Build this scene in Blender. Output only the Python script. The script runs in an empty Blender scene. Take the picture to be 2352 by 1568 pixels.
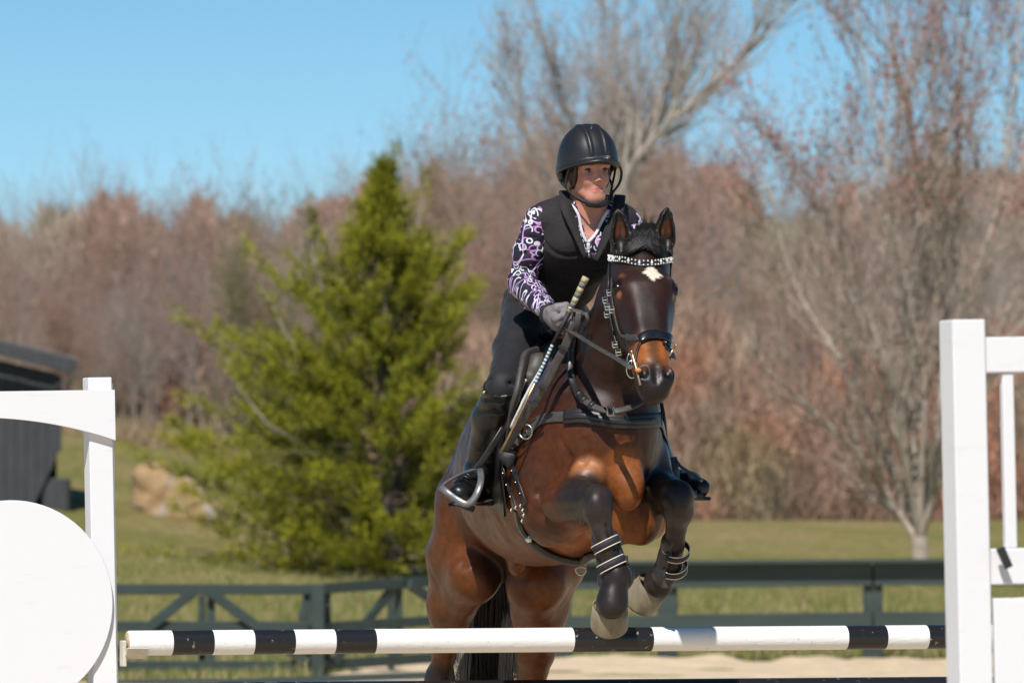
import bpy, math, random
import numpy as np
from math import radians, sin, cos, pi
from mathutils import Vector, Matrix

# ------------------------------------------------------------------ camera, sky, sun, exposure
S = bpy.context.scene
COL = S.collection
FPX = 13830.0          # focal length in units of the 2352-wide view
CAMZ = 1.25
PITCH = math.atan((1215.0 - 784.0) / FPX)
cam_data = bpy.data.cameras.new("camera")
cam = bpy.data.objects.new("camera", cam_data)
COL.objects.link(cam)
cam_data.sensor_width = 36.0
cam_data.lens = 36.0 * FPX / 2352.0
cam.location = (0, 0, CAMZ)
cam.rotation_euler = (pi / 2 + PITCH, 0, 0)
cam_data.clip_start = 0.5
cam_data.clip_end = 2000.0
cam_data.dof.use_dof = True
cam_data.dof.focus_distance = 20.0
cam_data.dof.aperture_fstop = 7.2
S.camera = cam

SUN_EL, SUN_AZ = 50.0, -13.0        # azimuth measured from the camera's back, minus = from the left
sx = sin(radians(SUN_AZ)) * cos(radians(SUN_EL))
sy = -cos(radians(SUN_AZ)) * cos(radians(SUN_EL))
sz = sin(radians(SUN_EL))
TO_SUN = Vector((sx, sy, sz))
world = bpy.data.worlds.new("World")
S.world = world
world.use_nodes = True
wn = world.node_tree
bg = wn.nodes["Background"]
sky = wn.nodes.new("ShaderNodeTexSky")
sky.sky_type = 'NISHITA'
sky.sun_disc = False
sky.sun_elevation = radians(SUN_EL)
sky.sun_rotation = math.atan2(sx, sy)
sky.altitude = 4000.0
sky.air_density = 1.0
sky.dust_density = 0.0
sky.ozone_density = 2.0
hs_ = wn.nodes.new("ShaderNodeHueSaturation")
hs_.inputs["Saturation"].default_value = 1.22; hs_.inputs["Hue"].default_value = 0.484
wn.links.new(sky.outputs[0], hs_.inputs["Color"]); wn.links.new(hs_.outputs[0], bg.inputs[0])
bg.inputs[1].default_value = 0.084
sun_data = bpy.data.lights.new("sun", 'SUN')
sun_data.energy = 4.5
sun_data.angle = radians(0.53)
sun_data.color = (1.0, 0.965, 0.915)
sun = bpy.data.objects.new("sun", sun_data)
COL.objects.link(sun)
sun.rotation_euler = TO_SUN.to_track_quat('Z', 'Y').to_euler()
sun.location = (-5, -10, 30)
vs = S.view_settings
vs.view_transform = 'Standard'
vs.look = 'None'
vs.gamma = 1.0
vs.exposure = 0.25
vs.use_curve_mapping = False
S.cycles.max_bounces = 5
S.cycles.transparent_max_bounces = 4
S.cycles.use_denoising = True

def W(u, v, Y):
    """world point at depth Y seen at (u, v) of the 2352 x 1568 photograph"""
    a = (784.0 - v) / FPX
    # camera ray (x, forward, up) -> rotate by pitch
    x = (u - 1176.0) / FPX
    fy = cos(PITCH) - a * sin(PITCH)
    fz = sin(PITCH) + a * cos(PITCH)
    return np.array([x / fy * Y, Y, CAMZ + fz / fy * Y])

def px(n, Y=20.2):
    return n * Y / FPX

# ------------------------------------------------------------------ object helpers
def link(o, parent=None):
    COL.objects.link(o)
    if parent is not None:
        o.parent = parent
        if parent.parent is None:                 # meshes are built in world space
            o.location = -parent.location
    return o

def new_mesh(name, verts, faces, mat=None, parent=None, smooth=True, color=None, fmat=None, suv=None):
    me = bpy.data.meshes.new(name)
    V = np.asarray(verts, dtype=np.float32).reshape(-1, 3)
    if isinstance(faces, np.ndarray):
        F = faces
        n, k = F.shape
        me.vertices.add(len(V)); me.vertices.foreach_set("co", V.ravel())
        me.loops.add(n * k); me.polygons.add(n)
        me.loops.foreach_set("vertex_index", F.ravel().astype(np.int32))
        me.polygons.foreach_set("loop_start", np.arange(0, n * k, k, dtype=np.int32))
        me.update(calc_edges=True)
        me.validate()
    else:
        me.from_pydata([tuple(map(float, p)) for p in V], [], [tuple(int(i) for i in f) for f in faces])
    me.polygons.foreach_set("use_smooth", np.full(len(me.polygons), bool(smooth)))
    mats = mat if isinstance(mat, (list, tuple)) else ([mat] if mat else [])
    for m in mats:
        me.materials.append(m)
    if fmat is not None:
        me.polygons.foreach_set("material_index", np.asarray(fmat, dtype=np.int32))
    if color is not None:
        at = me.color_attributes.new("coat", 'FLOAT_COLOR', 'POINT')
        c = np.ones((len(V), 4), dtype=np.float32); c[:, :3] = color
        at.data.foreach_set("color", c.ravel())
    if suv is not None:
        at = me.attributes.new("suv", 'FLOAT_VECTOR', 'POINT')
        at.data.foreach_set("vector", np.asarray(suv, dtype=np.float32).ravel())
    me.update()
    o = bpy.data.objects.new(name, me)
    return link(o, parent)

def empty(name, loc=(0, 0, 0)):
    o = bpy.data.objects.new(name, None)
    o.empty_display_size = 0.1
    o.location = tuple(map(float, loc))
    return link(o)

def tag(o, label=None, cat=None, group=None, kind=None):
    if label: o['label'] = label
    if cat: o['category'] = cat
    if group: o['group'] = group
    if kind: o['kind'] = kind
    return o

class MB:
    """collects simple solids into one mesh"""
    def __init__(s): s.v = []; s.f = []; s.m = []
    def add(s, V, F, m=0):
        b = len(s.v)
        s.v += [tuple(map(float, p)) for p in V]
        s.f += [tuple(b + int(i) for i in f) for f in F]
        s.m += [m] * len(F)
    def box(s, c, size, rot=None, m=0, bev=0.0):
        hx, hy, hz = [q / 2 for q in size]
        R = rot if rot is not None else np.eye(3)
        V = []; F = []
        if bev <= 0:
            for i in (-1, 1):
                for j in (-1, 1):
                    for k in (-1, 1):
                        V.append((i * hx, j * hy, k * hz))
            F = [(0, 1, 3, 2), (4, 6, 7, 5), (0, 4, 5, 1), (2, 3, 7, 6), (0, 2, 6, 4), (1, 5, 7, 3)]
        else:
            bm_pts = {}
            def idx(i, j, k, ax):
                key = (i, j, k, ax)
                if key not in bm_pts:
                    p = [i * (hx - bev), j * (hy - bev), k * (hz - bev)]
                    p[ax] = (i, j, k)[ax] * (hx, hy, hz)[ax]
                    bm_pts[key] = len(V); V.append(tuple(p))
                return bm_pts[key]
            sg = (-1, 1)
            for ax in range(3):
                for e in sg:
                    o_ = [a for a in range(3) if a != ax]
                    ring = []
                    for (p, q) in ((-1, -1), (1, -1), (1, 1), (-1, 1)):
                        t = [0, 0, 0]; t[ax] = e; t[o_[0]] = p; t[o_[1]] = q
                        ring.append(idx(*t, ax))
                    F.append(tuple(ring))
            for ax in range(3):
                a1, a2 = [a for a in range(3) if a != ax]
                for p in sg:
                    for q in sg:
                        t0 = [0, 0, 0]; t0[a1] = p; t0[a2] = q; t1 = list(t0)
                        t0[ax] = -1; t1[ax] = 1
                        F.append((idx(*t0, a1), idx(*t1, a1), idx(*t1, a2), idx(*t0, a2)))
            for i in sg:
                for j in sg:
                    for k in sg:
                        F.append((idx(i, j, k, 0), idx(i, j, k, 1), idx(i, j, k, 2)))
        V = (np.array(V) @ np.asarray(R).T) + np.array(c)
        s.add(V, F, m)
    def tube(s, pts, rad, n=8, m=0, cap=True, flat=None, up=None):
        pts = np.array(pts, float); K = len(pts)
        rad = np.full(K, rad) if np.isscalar(rad) else np.array(rad, float)
        T = np.gradient(pts, axis=0); T /= np.linalg.norm(T, axis=1)[:, None] + 1e-9
        u0 = np.array(up if up is not None else (0, 0, 1.0)) + 0.0
        if up is None and abs(np.dot(T[0], u0)) > 0.95: u0 = np.array((1.0, 0, 0))
        V = []; U = u0
        for i in range(K):
            if up is not None and np.ndim(up) == 2: U = np.array(up[i])
            U = U - T[i] * np.dot(U, T[i]); U = U / (np.linalg.norm(U) + 1e-9)
            B = np.cross(T[i], U)
            for k in range(n):
                a = 2 * pi * k / n
                ca, sa = cos(a), sin(a)
                if flat is not None:  # superellipse strap: wide along B, thin along U
                    ca = math.copysign(abs(ca) ** 0.5, ca); sa = math.copysign(abs(sa) ** 0.5, sa)
                    V.append(pts[i] + U * sa * rad[i] * flat + B * ca * rad[i])
                else:
                    V.append(pts[i] + U * sa * rad[i] + B * ca * rad[i])
        F = []
        for i in range(K - 1):
            for k in range(n):
                k2 = (k + 1) % n
                F.append((i * n + k, i * n + k2, (i + 1) * n + k2, (i + 1) * n + k))
        if cap:
            F.append(tuple(range(n))[::-1]); F.append(tuple((K - 1) * n + k for k in range(n)))
        s.add(V, F, m)
    def ball(s, c, r, m=0, nu=12, nv=8, sc=(1, 1, 1), R=None):
        V = [(0, 0, 1)]; F = []
        for j in range(1, nv):
            for i in range(nu):
                t = pi * j / nv; p = 2 * pi * i / nu
                V.append((sin(t) * cos(p), sin(t) * sin(p), cos(t)))
        V.append((0, 0, -1)); L = len(V) - 1
        for i in range(nu): F.append((0, 1 + i, 1 + (i + 1) % nu))
        for j in range(nv - 2):
            for i in range(nu):
                a = 1 + j * nu + i; b = 1 + j * nu + (i + 1) % nu
                F.append((a, a + nu, b + nu, b))
        for i in range(nu): F.append((L, 1 + (nv - 2) * nu + (i + 1) % nu, 1 + (nv - 2) * nu + i))
        V = np.array(V) * np.array(sc) * r
        if R is not None: V = V @ np.asarray(R).T
        s.add(V + np.array(c), F, m)
    def build(s, name, mat, parent=None, smooth=False):
        return new_mesh(name, s.v, s.f, mat, parent, smooth, fmat=s.m if isinstance(mat, (list, tuple)) else None)

def spline(P, n=8):
    P = [np.array(p, float) for p in P]
    P = [2 * P[0] - P[1]] + P + [2 * P[-1] - P[-2]]
    out = []
    for i in range(1, len(P) - 2):
        for j in range(n):
            t = j / n
            a, b, c, d = P[i - 1], P[i], P[i + 1], P[i + 2]
            out.append(0.5 * ((2 * b) + (-a + c) * t + (2 * a - 5 * b + 4 * c - d) * t * t + (-a + 3 * b - 3 * c + d) * t ** 3))
    out.append(P[-2])
    return np.array(out)

def rotz(a): return np.array([[cos(a), -sin(a), 0], [sin(a), cos(a), 0], [0, 0, 1]])
def roty(a): return np.array([[cos(a), 0, sin(a)], [0, 1, 0], [-sin(a), 0, cos(a)]])
def rotx(a): return np.array([[1, 0, 0], [0, cos(a), -sin(a)], [0, sin(a), cos(a)]])
def unit(v): v = np.array(v, float); return v / np.linalg.norm(v)

# ------------------------------------------------------------------ material helpers
class NT:
    def __init__(s, name):
        s.m = bpy.data.materials.new(name); s.m.use_nodes = True
        s.t = s.m.node_tree; s.p = s.t.nodes["Principled BSDF"]
    def n(s, typ, **kw):
        nd = s.t.nodes.new(typ)
        for k, v in kw.items():
            if k.startswith('i_'):
                nd.inputs[k[2:].replace('_', ' ')].default_value = v
            else: setattr(nd, k, v)
        return nd
    def l(s, a, b): s.t.links.new(a, b)
    def noise(s, scale, detail=4, rough=0.6, coord=None, dist=0.0):
        nd = s.n("ShaderNodeTexNoise"); nd.inputs["Scale"].default_value = scale
        nd.inputs["Detail"].default_value = detail; nd.inputs["Roughness"].default_value = rough
        nd.inputs["Distortion"].default_value = dist
        if coord is not None: s.l(coord, nd.inputs["Vector"])
        return nd
    def coord(s, which="Object"): return s.n("ShaderNodeTexCoord").outputs[which]
    def ramp(s, fac, stops):
        r = s.n("ShaderNodeValToRGB"); e = r.color_ramp.elements
        while len(e) < len(stops): e.new(0.5)
        for i, (p, c) in enumerate(stops):
            e[i].position = p; e[i].color = (*c, 1) if len(c) == 3 else c
        s.l(fac, r.inputs[0]); return r.outputs[0]
    def math(s, op, a, b=None, clamp=False):
        nd = s.n("ShaderNodeMath", operation=op); nd.use_clamp = clamp
        for i, x in enumerate((a, b)):
            if x is None: continue
            if isinstance(x, (int, float)): nd.inputs[i].default_value = x
            else: s.l(x, nd.inputs[i])
        return nd.outputs[0]
    def mix(s, fac, a, b, mode='MIX'):
        nd = s.n("ShaderNodeMix", data_type='RGBA', blend_type=mode)
        for i, x in ((0, fac), (6, a), (7, b)):
            if isinstance(x, (int, float)): nd.inputs[i].default_value = x
            elif isinstance(x, tuple): nd.inputs[i].default_value = (*x, 1) if len(x) == 3 else x
            else: s.l(x, nd.inputs[i])
        return nd.outputs[2]
    def mapping(s, coord, scale=(1, 1, 1), rot=(0, 0, 0), loc=(0, 0, 0)):
        nd = s.n("ShaderNodeMapping"); nd.inputs["Scale"].default_value = scale
        nd.inputs["Rotation"].default_value = rot; nd.inputs["Location"].default_value = loc
        s.l(coord, nd.inputs["Vector"]); return nd.outputs[0]
    def bump(s, h, strength=0.3, dist=0.01):
        b = s.n("ShaderNodeBump"); b.inputs["Strength"].default_value = strength
        b.inputs["Distance"].default_value = dist; s.l(h, b.inputs["Height"])
        s.l(b.outputs[0], s.p.inputs["Normal"]); return b
    def base(s, c):
        if isinstance(c, tuple): s.p.inputs["Base Color"].default_value = (*c[:3], 1)
        else: s.l(c, s.p.inputs["Base Color"])
    def rough(s, r):
        if isinstance(r, (int, float)): s.p.inputs["Roughness"].default_value = r
        else: s.l(r, s.p.inputs["Roughness"])
    def setp(s, k, v): s.p.inputs[k].default_value = v

def mat_noise(name, c1, c2, scale=20, rough=0.7, bump=0.2, bscale=None, bdist=0.004, stretch=(1, 1, 1), metallic=0.0, spec=0.5, detail=5):
    t = NT(name); co = t.mapping(t.coord(), stretch)
    n = t.noise(scale, detail, 0.6, co)
    t.base(t.ramp(n.outputs[0], [(0.3, c1), (0.7, c2)])); t.rough(rough)
    t.setp("Metallic", metallic); t.setp("Specular IOR Level", spec)
    if bump:
        b = t.noise(bscale or scale * 4, 3, 0.6, co)
        t.bump(b.outputs[0], bump, bdist)
    return t.m

# ------------------------------------------------------------------ implicit modelling
class Sdf:
    """ordered list of soft-blended primitives; meshed with surface nets"""
    def __init__(s): s.ops = []
    def _push(s, f, lo, hi, op, k): s.ops.append((f, np.array(lo), np.array(hi), op, k))
    def cone(s, a, b, r1, r2, k=0.03, op='add', n=None, flat=1.0):
        a = np.array(a, float); b = np.array(b, float); ab = b - a; L2 = float(ab @ ab) + 1e-12
        rm = max(r1, r2) * max(1.0, flat) + 0.002
        nn = None
        if n is not None:
            nn = np.array(n, float); nn = nn - ab * (nn @ ab) / L2; nn /= np.linalg.norm(nn)
        def f(P):
            q = P - a; t = np.clip(q @ ab / L2, 0, 1)
            q = q - t[..., None] * ab
            r = r1 + (r2 - r1) * t
            if nn is not None:
                qn = q @ nn
                q = q + nn * (qn * (1 / flat - 1))[..., None]
                return (np.sqrt((q * q).sum(-1)) - r) * min(1.0, flat)
            return np.sqrt((q * q).sum(-1)) - r
        s._push(f, np.minimum(a, b) - rm, np.maximum(a, b) + rm, op, k)
        return s
    def chain(s, pts, rads, k=0.03, op='add', n=None, flat=1.0):
        for i in range(len(pts) - 1):
            s.cone(pts[i], pts[i + 1], rads[i], rads[i + 1], k if i == 0 else min(k, 0.03), op, n, flat)
        return s
    def ell(s, c, rad, R=None, k=0.03, op='add'):
        """rad along the columns of R"""
        c = np.array(c, float); rad = np.array(rad, float) if not np.isscalar(rad) else np.full(3, float(rad))
        R = np.eye(3) if R is None else np.asarray(R, float)
        rm = rad.max()
        ext = np.sqrt(((R * rad) ** 2).sum(1))
        def f(P):
            q = (P - c) @ R
            q1 = q / rad; k0 = np.sqrt((q1 * q1).sum(-1)); q2 = q1 / rad; k1 = np.sqrt((q2 * q2).sum(-1)) + 1e-9
            return k0 * (k0 - 1) / k1
        s._push(f, c - ext, c + ext, op, k)
        return s
    def fn(s, f, lo, hi, op='add', k=0.0): s._push(f, lo, hi, op, k); return s
    @staticmethod
    def comb(D, d, op, k):
        if op == 'add':
            if k <= 0: return np.minimum(D, d)
            h = np.maximum(k - np.abs(D - d), 0) / k
            return np.minimum(D, d) - h * h * k * 0.25
        if op == 'sub':
            d = -d
            if k <= 0: return np.maximum(D, d)
            h = np.maximum(k - np.abs(D - d), 0) / k
            return np.maximum(D, d) + h * h * k * 0.25
        if op == 'and':
            return np.maximum(D, d)
        if op == 'disp':
            return D + d
    def eval(s, P):
        P = np.asarray(P, float); D = np.full(P.shape[:-1], 1.0)
        for f, lo, hi, op, k in s.ops: D = s.comb(D, f(P), op, k)
        return D
    def grad(s, P, e=0.003):
        P = np.asarray(P, float); g = np.zeros(P.shape)
        for i in range(3):
            d = np.zeros(3); d[i] = e
            g[..., i] = s.eval(P + d) - s.eval(P - d)
        return g / (np.linalg.norm(g, axis=-1, keepdims=True) + 1e-9)
    def project(s, P, off=0.0, it=6, dirn=None):
        P = np.array(P, float)
        for _ in range(it):
            d = s.eval(P) - off; g = s.grad(P)
            P = P - g * d[..., None] * 0.9
        return P, s.grad(P)
    def mesh(s, h, pad=0.02):
        lo = np.min([o[1] for o in s.ops if o[3] == 'add'], axis=0) - pad
        hi = np.max([o[2] for o in s.ops if o[3] == 'add'], axis=0) + pad
        n = np.ceil((hi - lo) / h).astype(int) + 1
        D = np.full(n, 1.0, dtype=np.float32)
        ax = [lo[i] + h * np.arange(n[i]) for i in range(3)]
        for f, l, u, op, k in s.ops:
            m = max(k, 0) + 3 * h
            i0 = np.maximum(np.floor((l - m - lo) / h).astype(int), 0)
            i1 = np.minimum(np.ceil((u + m - lo) / h).astype(int) + 1, n)
            if op in ('and',): i0 = np.zeros(3, int); i1 = n
            if np.any(i1 <= i0): continue
            for xs in range(i0[0], i1[0], 24):       # slabs keep memory low
                xe = min(xs + 24, i1[0])
                sub = D[xs:xe, i0[1]:i1[1], i0[2]:i1[2]]
                if op in ('and', 'disp', 'sub'):
                    msk = sub < 0.12
                    if not msk.any(): continue
                    G = np.stack(np.meshgrid(ax[0][xs:xe], ax[1][i0[1]:i1[1]], ax[2][i0[2]:i1[2]], indexing='ij'), -1)[msk]
                    sub[msk] = s.comb(sub[msk], f(G).astype(np.float32), op, k)
                else:
                    G = np.stack(np.meshgrid(ax[0][xs:xe], ax[1][i0[1]:i1[1]], ax[2][i0[2]:i1[2]], indexing='ij'), -1).astype(np.float32)
                    sub[...] = s.comb(sub, f(G).astype(np.float32), op, k)
        return nets(D, lo, h)

def nets(D, lo, h):
    sg = D < 0
    nx, ny, nz = D.shape
    c = np.zeros((nx - 1, ny - 1, nz - 1), np.uint8)
    for i in (0, 1):
        for j in (0, 1):
            for k in (0, 1):
                c += sg[i:nx - 1 + i, j:ny - 1 + j, k:nz - 1 + k]
    act = (c > 0) & (c < 8)
    I = np.argwhere(act)
    idm = np.full(act.shape, -1, np.int32); idm[act] = np.arange(len(I))
    acc = np.zeros((len(I), 3)); cnt = np.zeros(len(I))
    corners = [(i, j, k) for i in (0, 1) for j in (0, 1) for k in (0, 1)]
    for a in range(8):
        for b in range(a + 1, 8):
            ca, cb = np.array(corners[a]), np.array(corners[b])
            if np.abs(ca - cb).sum() != 1: continue
            pa = I + ca; pb = I + cb
            da = D[pa[:, 0], pa[:, 1], pa[:, 2]]; db = D[pb[:, 0], pb[:, 1], pb[:, 2]]
            m = (da < 0) != (db < 0)
            t = np.where(m, da / (da - db + 1e-12), 0)
            acc += np.where(m[:, None], ca + t[:, None] * (cb - ca), 0); cnt += m
    V = lo + h * (I + acc / np.maximum(cnt, 1)[:, None])
    F = []
    for ax in range(3):
        o = [q for q in range(3) if q != ax]
        sl0 = [slice(None)] * 3; sl1 = [slice(None)] * 3
        sl0[ax] = slice(0, -1); sl1[ax] = slice(1, None)
        for q in o: sl0[q] = slice(1, -1); sl1[q] = slice(1, -1)
        A = sg[tuple(sl0)]; B = sg[tuple(sl1)]
        E = np.argwhere(A != B)
        inside = A[tuple(E.T)]
        E = E.copy()
        for q in o: E[:, q] += 1
        def cell(d0, d1):
            C_ = E.copy(); C_[:, o[0]] -= d0; C_[:, o[1]] -= d1
            return idm[C_[:, 0], C_[:, 1], C_[:, 2]]
        q = np.stack([cell(1, 1), cell(0, 1), cell(0, 0), cell(1, 0)], 1)
        flip = ~inside if ax != 1 else inside
        q[flip] = q[flip][:, ::-1]
        F.append(q)
    F = np.concatenate(F)
    F = F[(F >= 0).all(1)]
    return V, F

def vnoise(P, scale, seed=0):
    """cheap smooth 3-D value noise in -1..1"""
    rs = np.random.RandomState(seed); T = rs.rand(4096) * 2 - 1
    Q = np.asarray(P) * scale; I = np.floor(Q).astype(int); f = Q - I; f = f * f * (3 - 2 * f)
    out = 0
    for i in (0, 1):
        for j in (0, 1):
            for k in (0, 1):
                hsh = ((I[..., 0] + i) * 73856093 ^ (I[..., 1] + j) * 19349663 ^ (I[..., 2] + k) * 83492791) & 4095
                w = (f[..., 0] if i else 1 - f[..., 0]) * (f[..., 1] if j else 1 - f[..., 1]) * (f[..., 2] if k else 1 - f[..., 2])
                out = out + w * T[hsh]
    return out

def sstep(x, a, b):
    t = np.clip((np.asarray(x, float) - a) / (b - a), 0, 1)
    return t * t * (3 - 2 * t)
# ------------------------------------------------------------------ ground
def gz(x, y):
    x = np.asarray(x, float); y = np.asarray(y, float)
    base = 1.45 * sstep(y, 56, 128)
    hill = 1.75 * sstep(-x, 0.2, 9.5) * sstep(y, 57, 118)
    return base + hill + .03 * vnoise(np.stack([x * .35, y * .16, x * 0], -1), 1.0, 11) * sstep(y, 55, 70)

def grid(name, xs, ys, zf, mat, parent=None):
    X, Y = np.meshgrid(xs, ys, indexing='ij')
    V = np.stack([X, Y, zf(X, Y)], -1).reshape(-1, 3)
    nx, ny = len(xs), len(ys)
    i, j = np.meshgrid(np.arange(nx - 1), np.arange(ny - 1), indexing='ij'); a = (i * ny + j).ravel()
    return new_mesh(name, V, np.stack([a, a + ny, a + ny + 1, a + 1], 1), mat, parent, True)

t = NT('grass_ground'); co = t.coord()
n1 = t.noise(.55, 6, .65, t.mapping(co, (1, .35, 1))); n2 = t.noise(5, 5, .7, t.mapping(co, (1, .3, 1))); n3 = t.noise(.13, 3, .5, co)
green = t.ramp(n2.outputs[0], [(.3, (.095, .105, .018)), (.7, (.185, .180, .045))])
straw = t.ramp(n2.outputs[0], [(.3, (.17, .130, .050)), (.7, (.32, .245, .115))])
t.base(t.mix(t.ramp(t.math('ADD', t.math('MULTIPLY', n1.outputs[0], .7), t.math('MULTIPLY', n3.outputs[0], .3)), [(.36, (0, 0, 0)), (.60, (1, 1, 1))]), green, straw))
t.rough(.95); t.setp("Specular IOR Level", .1); t.bump(n2.outputs[0], .6, .08)
M_GRASS = t.m
ys = np.concatenate([np.linspace(-60, 40, 12), np.linspace(45, 240, 150), np.linspace(260, 1500, 14)])
xs = np.concatenate([np.linspace(-900, -45, 12), np.linspace(-40, 40, 90), np.linspace(45, 900, 12)])
tag(grid('grass_ground', xs, ys, gz, M_GRASS), 'rough spring pasture, half green and half straw coloured', kind='structure')

t = NT('arena_sand'); co = t.coord()
n1 = t.noise(3, 6, .65, co); n2 = t.noise(40, 5, .7, co)
t.base(t.ramp(n1.outputs[0], [(.3, (.56, .42, .265)), (.7, (.76, .60, .42))]))
t.rough(.95); t.setp("Specular IOR Level", .1)
hh = t.math('ADD', t.math('MULTIPLY', n2.outputs[0], .4), n1.outputs[0]); t.bump(hh, .8, .05)
M_SAND = t.m
def sandz(X, Y): return .012 + .035 * sstep(Y, 48, 52) * vnoise(np.stack([X, Y, X * 0], -1), 2.2, 21) + .05 * sstep(Y, 54.6, 55.6) * (vnoise(np.stack([X, Y, X * 0], -1), 3.1, 22) + .6) * (1 - sstep(Y, 56.6, 57.0))
xs = np.concatenate([np.linspace(-35, -8, 30), np.linspace(-7.8, 7.8, 220), np.linspace(8, 35, 30)])
ys = np.concatenate([np.linspace(-12, 44, 90), np.linspace(44.4, 56.9, 60)])
o = grid('arena_sand', xs, ys, lambda X, Y: sandz(X, Y), M_SAND)
# ragged far edge, nearer on the left where the gate stands
me = o.data; cc = np.zeros(len(me.vertices) * 3); me.vertices.foreach_get("co", cc); cc = cc.reshape(-1, 3)
sc_ = np.where(cc[:, 1] > 44, 1.0, 0.0)
edge = 49.2 + 7.4 * sstep(cc[:, 0], -2.2, -.6) + .35 * vnoise(np.stack([cc[:, 0], cc[:, 0] * 0, cc[:, 0] * 0], -1), 1.3, 5)
cc[:, 1] = np.where(cc[:, 1] > 44, 44 + (cc[:, 1] - 44) * (edge - 44) / 12.9, cc[:, 1])
lastr = cc[:, 1] > edge - .02; cc[lastr, 2] = -.03
cc[:, 2] = np.where(lastr, cc[:, 2], .012 + (cc[:, 2] - .012) * np.maximum(1 - sstep(cc[:, 1], 40, 46), sstep(cc[:, 0], -1.8, -.6)))
me.vertices.foreach_set("co", cc.ravel()); me.update()
tag(o, 'pale raked sand of the riding arena', kind='structure')

# grass blades along the arena edge and up the near slope
def blades(n, xr, yr, hr, seed, mat, name, wd=.006):
    rs = np.random.RandomState(seed)
    x = rs.uniform(*xr, n); y = yr[0] + (yr[1] - yr[0]) * rs.rand(n) ** 1.5
    ok = y > 49.2 + 7.4 * sstep(x, -2.2, -.6) + .1 + .3 * rs.rand(n)
    x, y = x[ok], y[ok]; n = len(x)
    tuft = .5 + .9 * np.clip(vnoise(np.stack([x, y * .4, x * 0], -1), 1.6, 9) + .4, 0, 1.2)
    h = rs.uniform(*hr, n) * tuft; a = rs.rand(n) * 2 * pi; ln = h * rs.uniform(.1, .7, n)
    z = gz(x, y) - .01
    P0_ = np.stack([x, y, z], -1); d = np.stack([np.cos(a), np.sin(a), 0 * a], -1)
    w = np.stack([rs.uniform(.5, 1, n) * wd, rs.uniform(-.3, .3, n) * wd, 0 * a], -1)
    V = np.stack([P0_ - w, P0_ + w, P0_ + d * ln[:, None] + np.stack([0 * h, 0 * h, h], -1)], 1).reshape(-1, 3)
    C = np.repeat(np.where(rs.rand(n, 1) < .45, np.array([[.30, .24, .12]]), np.array([[.12, .15, .03]])) * rs.uniform(.6, 1.3, (n, 1)), 3, 0)
    return new_mesh(name, V, np.arange(3 * n).reshape(-1, 3), mat, None, False, color=C)
t = NT('grass_blade'); a_ = t.n("ShaderNodeAttribute", attribute_name='coat'); t.base(a_.outputs[0]); t.rough(.7); t.setp("Specular IOR Level", .2); M_BLADE = t.m
tag(blades(90000, (-7, 7), (49.3, 84), (.05, .17), 3, M_BLADE, 'grass', .008), 'short mixed green and straw grass growing behind the sand', kind='stuff')

# ------------------------------------------------------------------ paddock fence and gates, dark green
M_FENCE = mat_noise('dark_green_board', (.022, .037, .032), (.037, .054, .047), 4, .55, .25, 60, .004, (.3, 3, 3))
FY = 56.5
def board(a, b, w, th, m, bev=.006):
    """board from a to b, w high, th deep"""
    a = np.array(a, float); b = np.array(b, float); L = np.linalg.norm(b - a); X = (b - a) / L
    Yv = unit(np.cross([0, 0, 1.0], X)) if abs(X[2]) < .99 else np.array([0, 1.0, 0]); Zv = np.cross(X, Yv)
    m.box((a + b) / 2, (L, th, w), np.stack([X, Yv, Zv], 1), bev=bev)
# right fence
root = tag(empty('paddock_fence', W(1770, 1525, FY)), 'dark green post and rail fence behind the sand, right of the horse', 'fence')
for (u, w_) in ((1533, 46), (2005, 44), (2480, 44), (1290, 44)):
    m = MB(); p = W(u, 1440, FY + .10); z1 = W(u, 1296, FY)[2]
    m.box((p[0], p[1], (z1 - .2) / 2), (px(w_, FY), .14, z1 + .2), bev=.01); m.build('post', M_FENCE, root)
for (v0, v1, yy) in ((1292, 1347, FY), (1407, 1444, FY)):
    m = MB(); uu = [1250, 2005, 2560]
    for k in range(2):
        sl = 6 if k == 0 else 0
        a = W(uu[k] + 2, (v0 + v1) / 2 + (7 if k == 0 else -3), yy); b = W(uu[k + 1] - 2, (v0 + v1) / 2 + (-3 if k == 0 else -4), yy)
        m = MB(); board(a, b, px(v1 - v0, FY), .045, m); m.build('rail', M_FENCE, root)
m = MB(); board(W(1250, 1293, FY - .06), W(2560, 1284, FY - .06), .04, .20, m); m.build('cap_board', M_FENCE, root)
# gates on the left
GY = 51.5
def gate(name, label, u0, u1, top0, top1, mid0, mid1, bot0, bot1, ua, post_u, Y0, Y1, rw):
    root = tag(empty(name, W((u0 + u1) / 2, bot0, Y0)), label, 'gate', 'two dark green gate leaves at the arena edge')
    def YY(u): return Y0 + (Y1 - Y0) * (u - u0) / (u1 - u0)
    def lv(a, b, u): return a + (b - a) * (u - u0) / (u1 - u0)
    for (a, b) in ((top0, top1), (mid0, mid1), (bot0, bot1)):
        m = MB(); board(W(u0, a, Y0), W(u1, b, Y1), px(rw, GY), .04, m); m.build('rail', M_FENCE, root)
    for (uu, ww) in post_u:
        m = MB(); a = W(uu, lv(top0, top1, uu) - rw / 2 - 1, YY(uu) + .045); b = W(uu, lv(bot0, bot1, uu) + rw / 2 + 1, YY(uu) + .045)
        m.box(((a[0] + b[0]) / 2, a[1], (a[2] + b[2]) / 2), (px(ww, GY), .045, a[2] - b[2]), bev=.005); m.build('stile', M_FENCE, root)
    for (e, q) in ((u0 + 24, -1), (u1 - 8, 1)):
        m = MB(); a = W(ua + q * 14, lv(top0, top1, ua) + 2, YY(ua) - .045); b = W(e, lv(bot0, bot1, e) - 4, YY(e) - .045)
        board(a, b, px(24, GY), .04, m); m.build('brace', M_FENCE, root)
    return root
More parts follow.
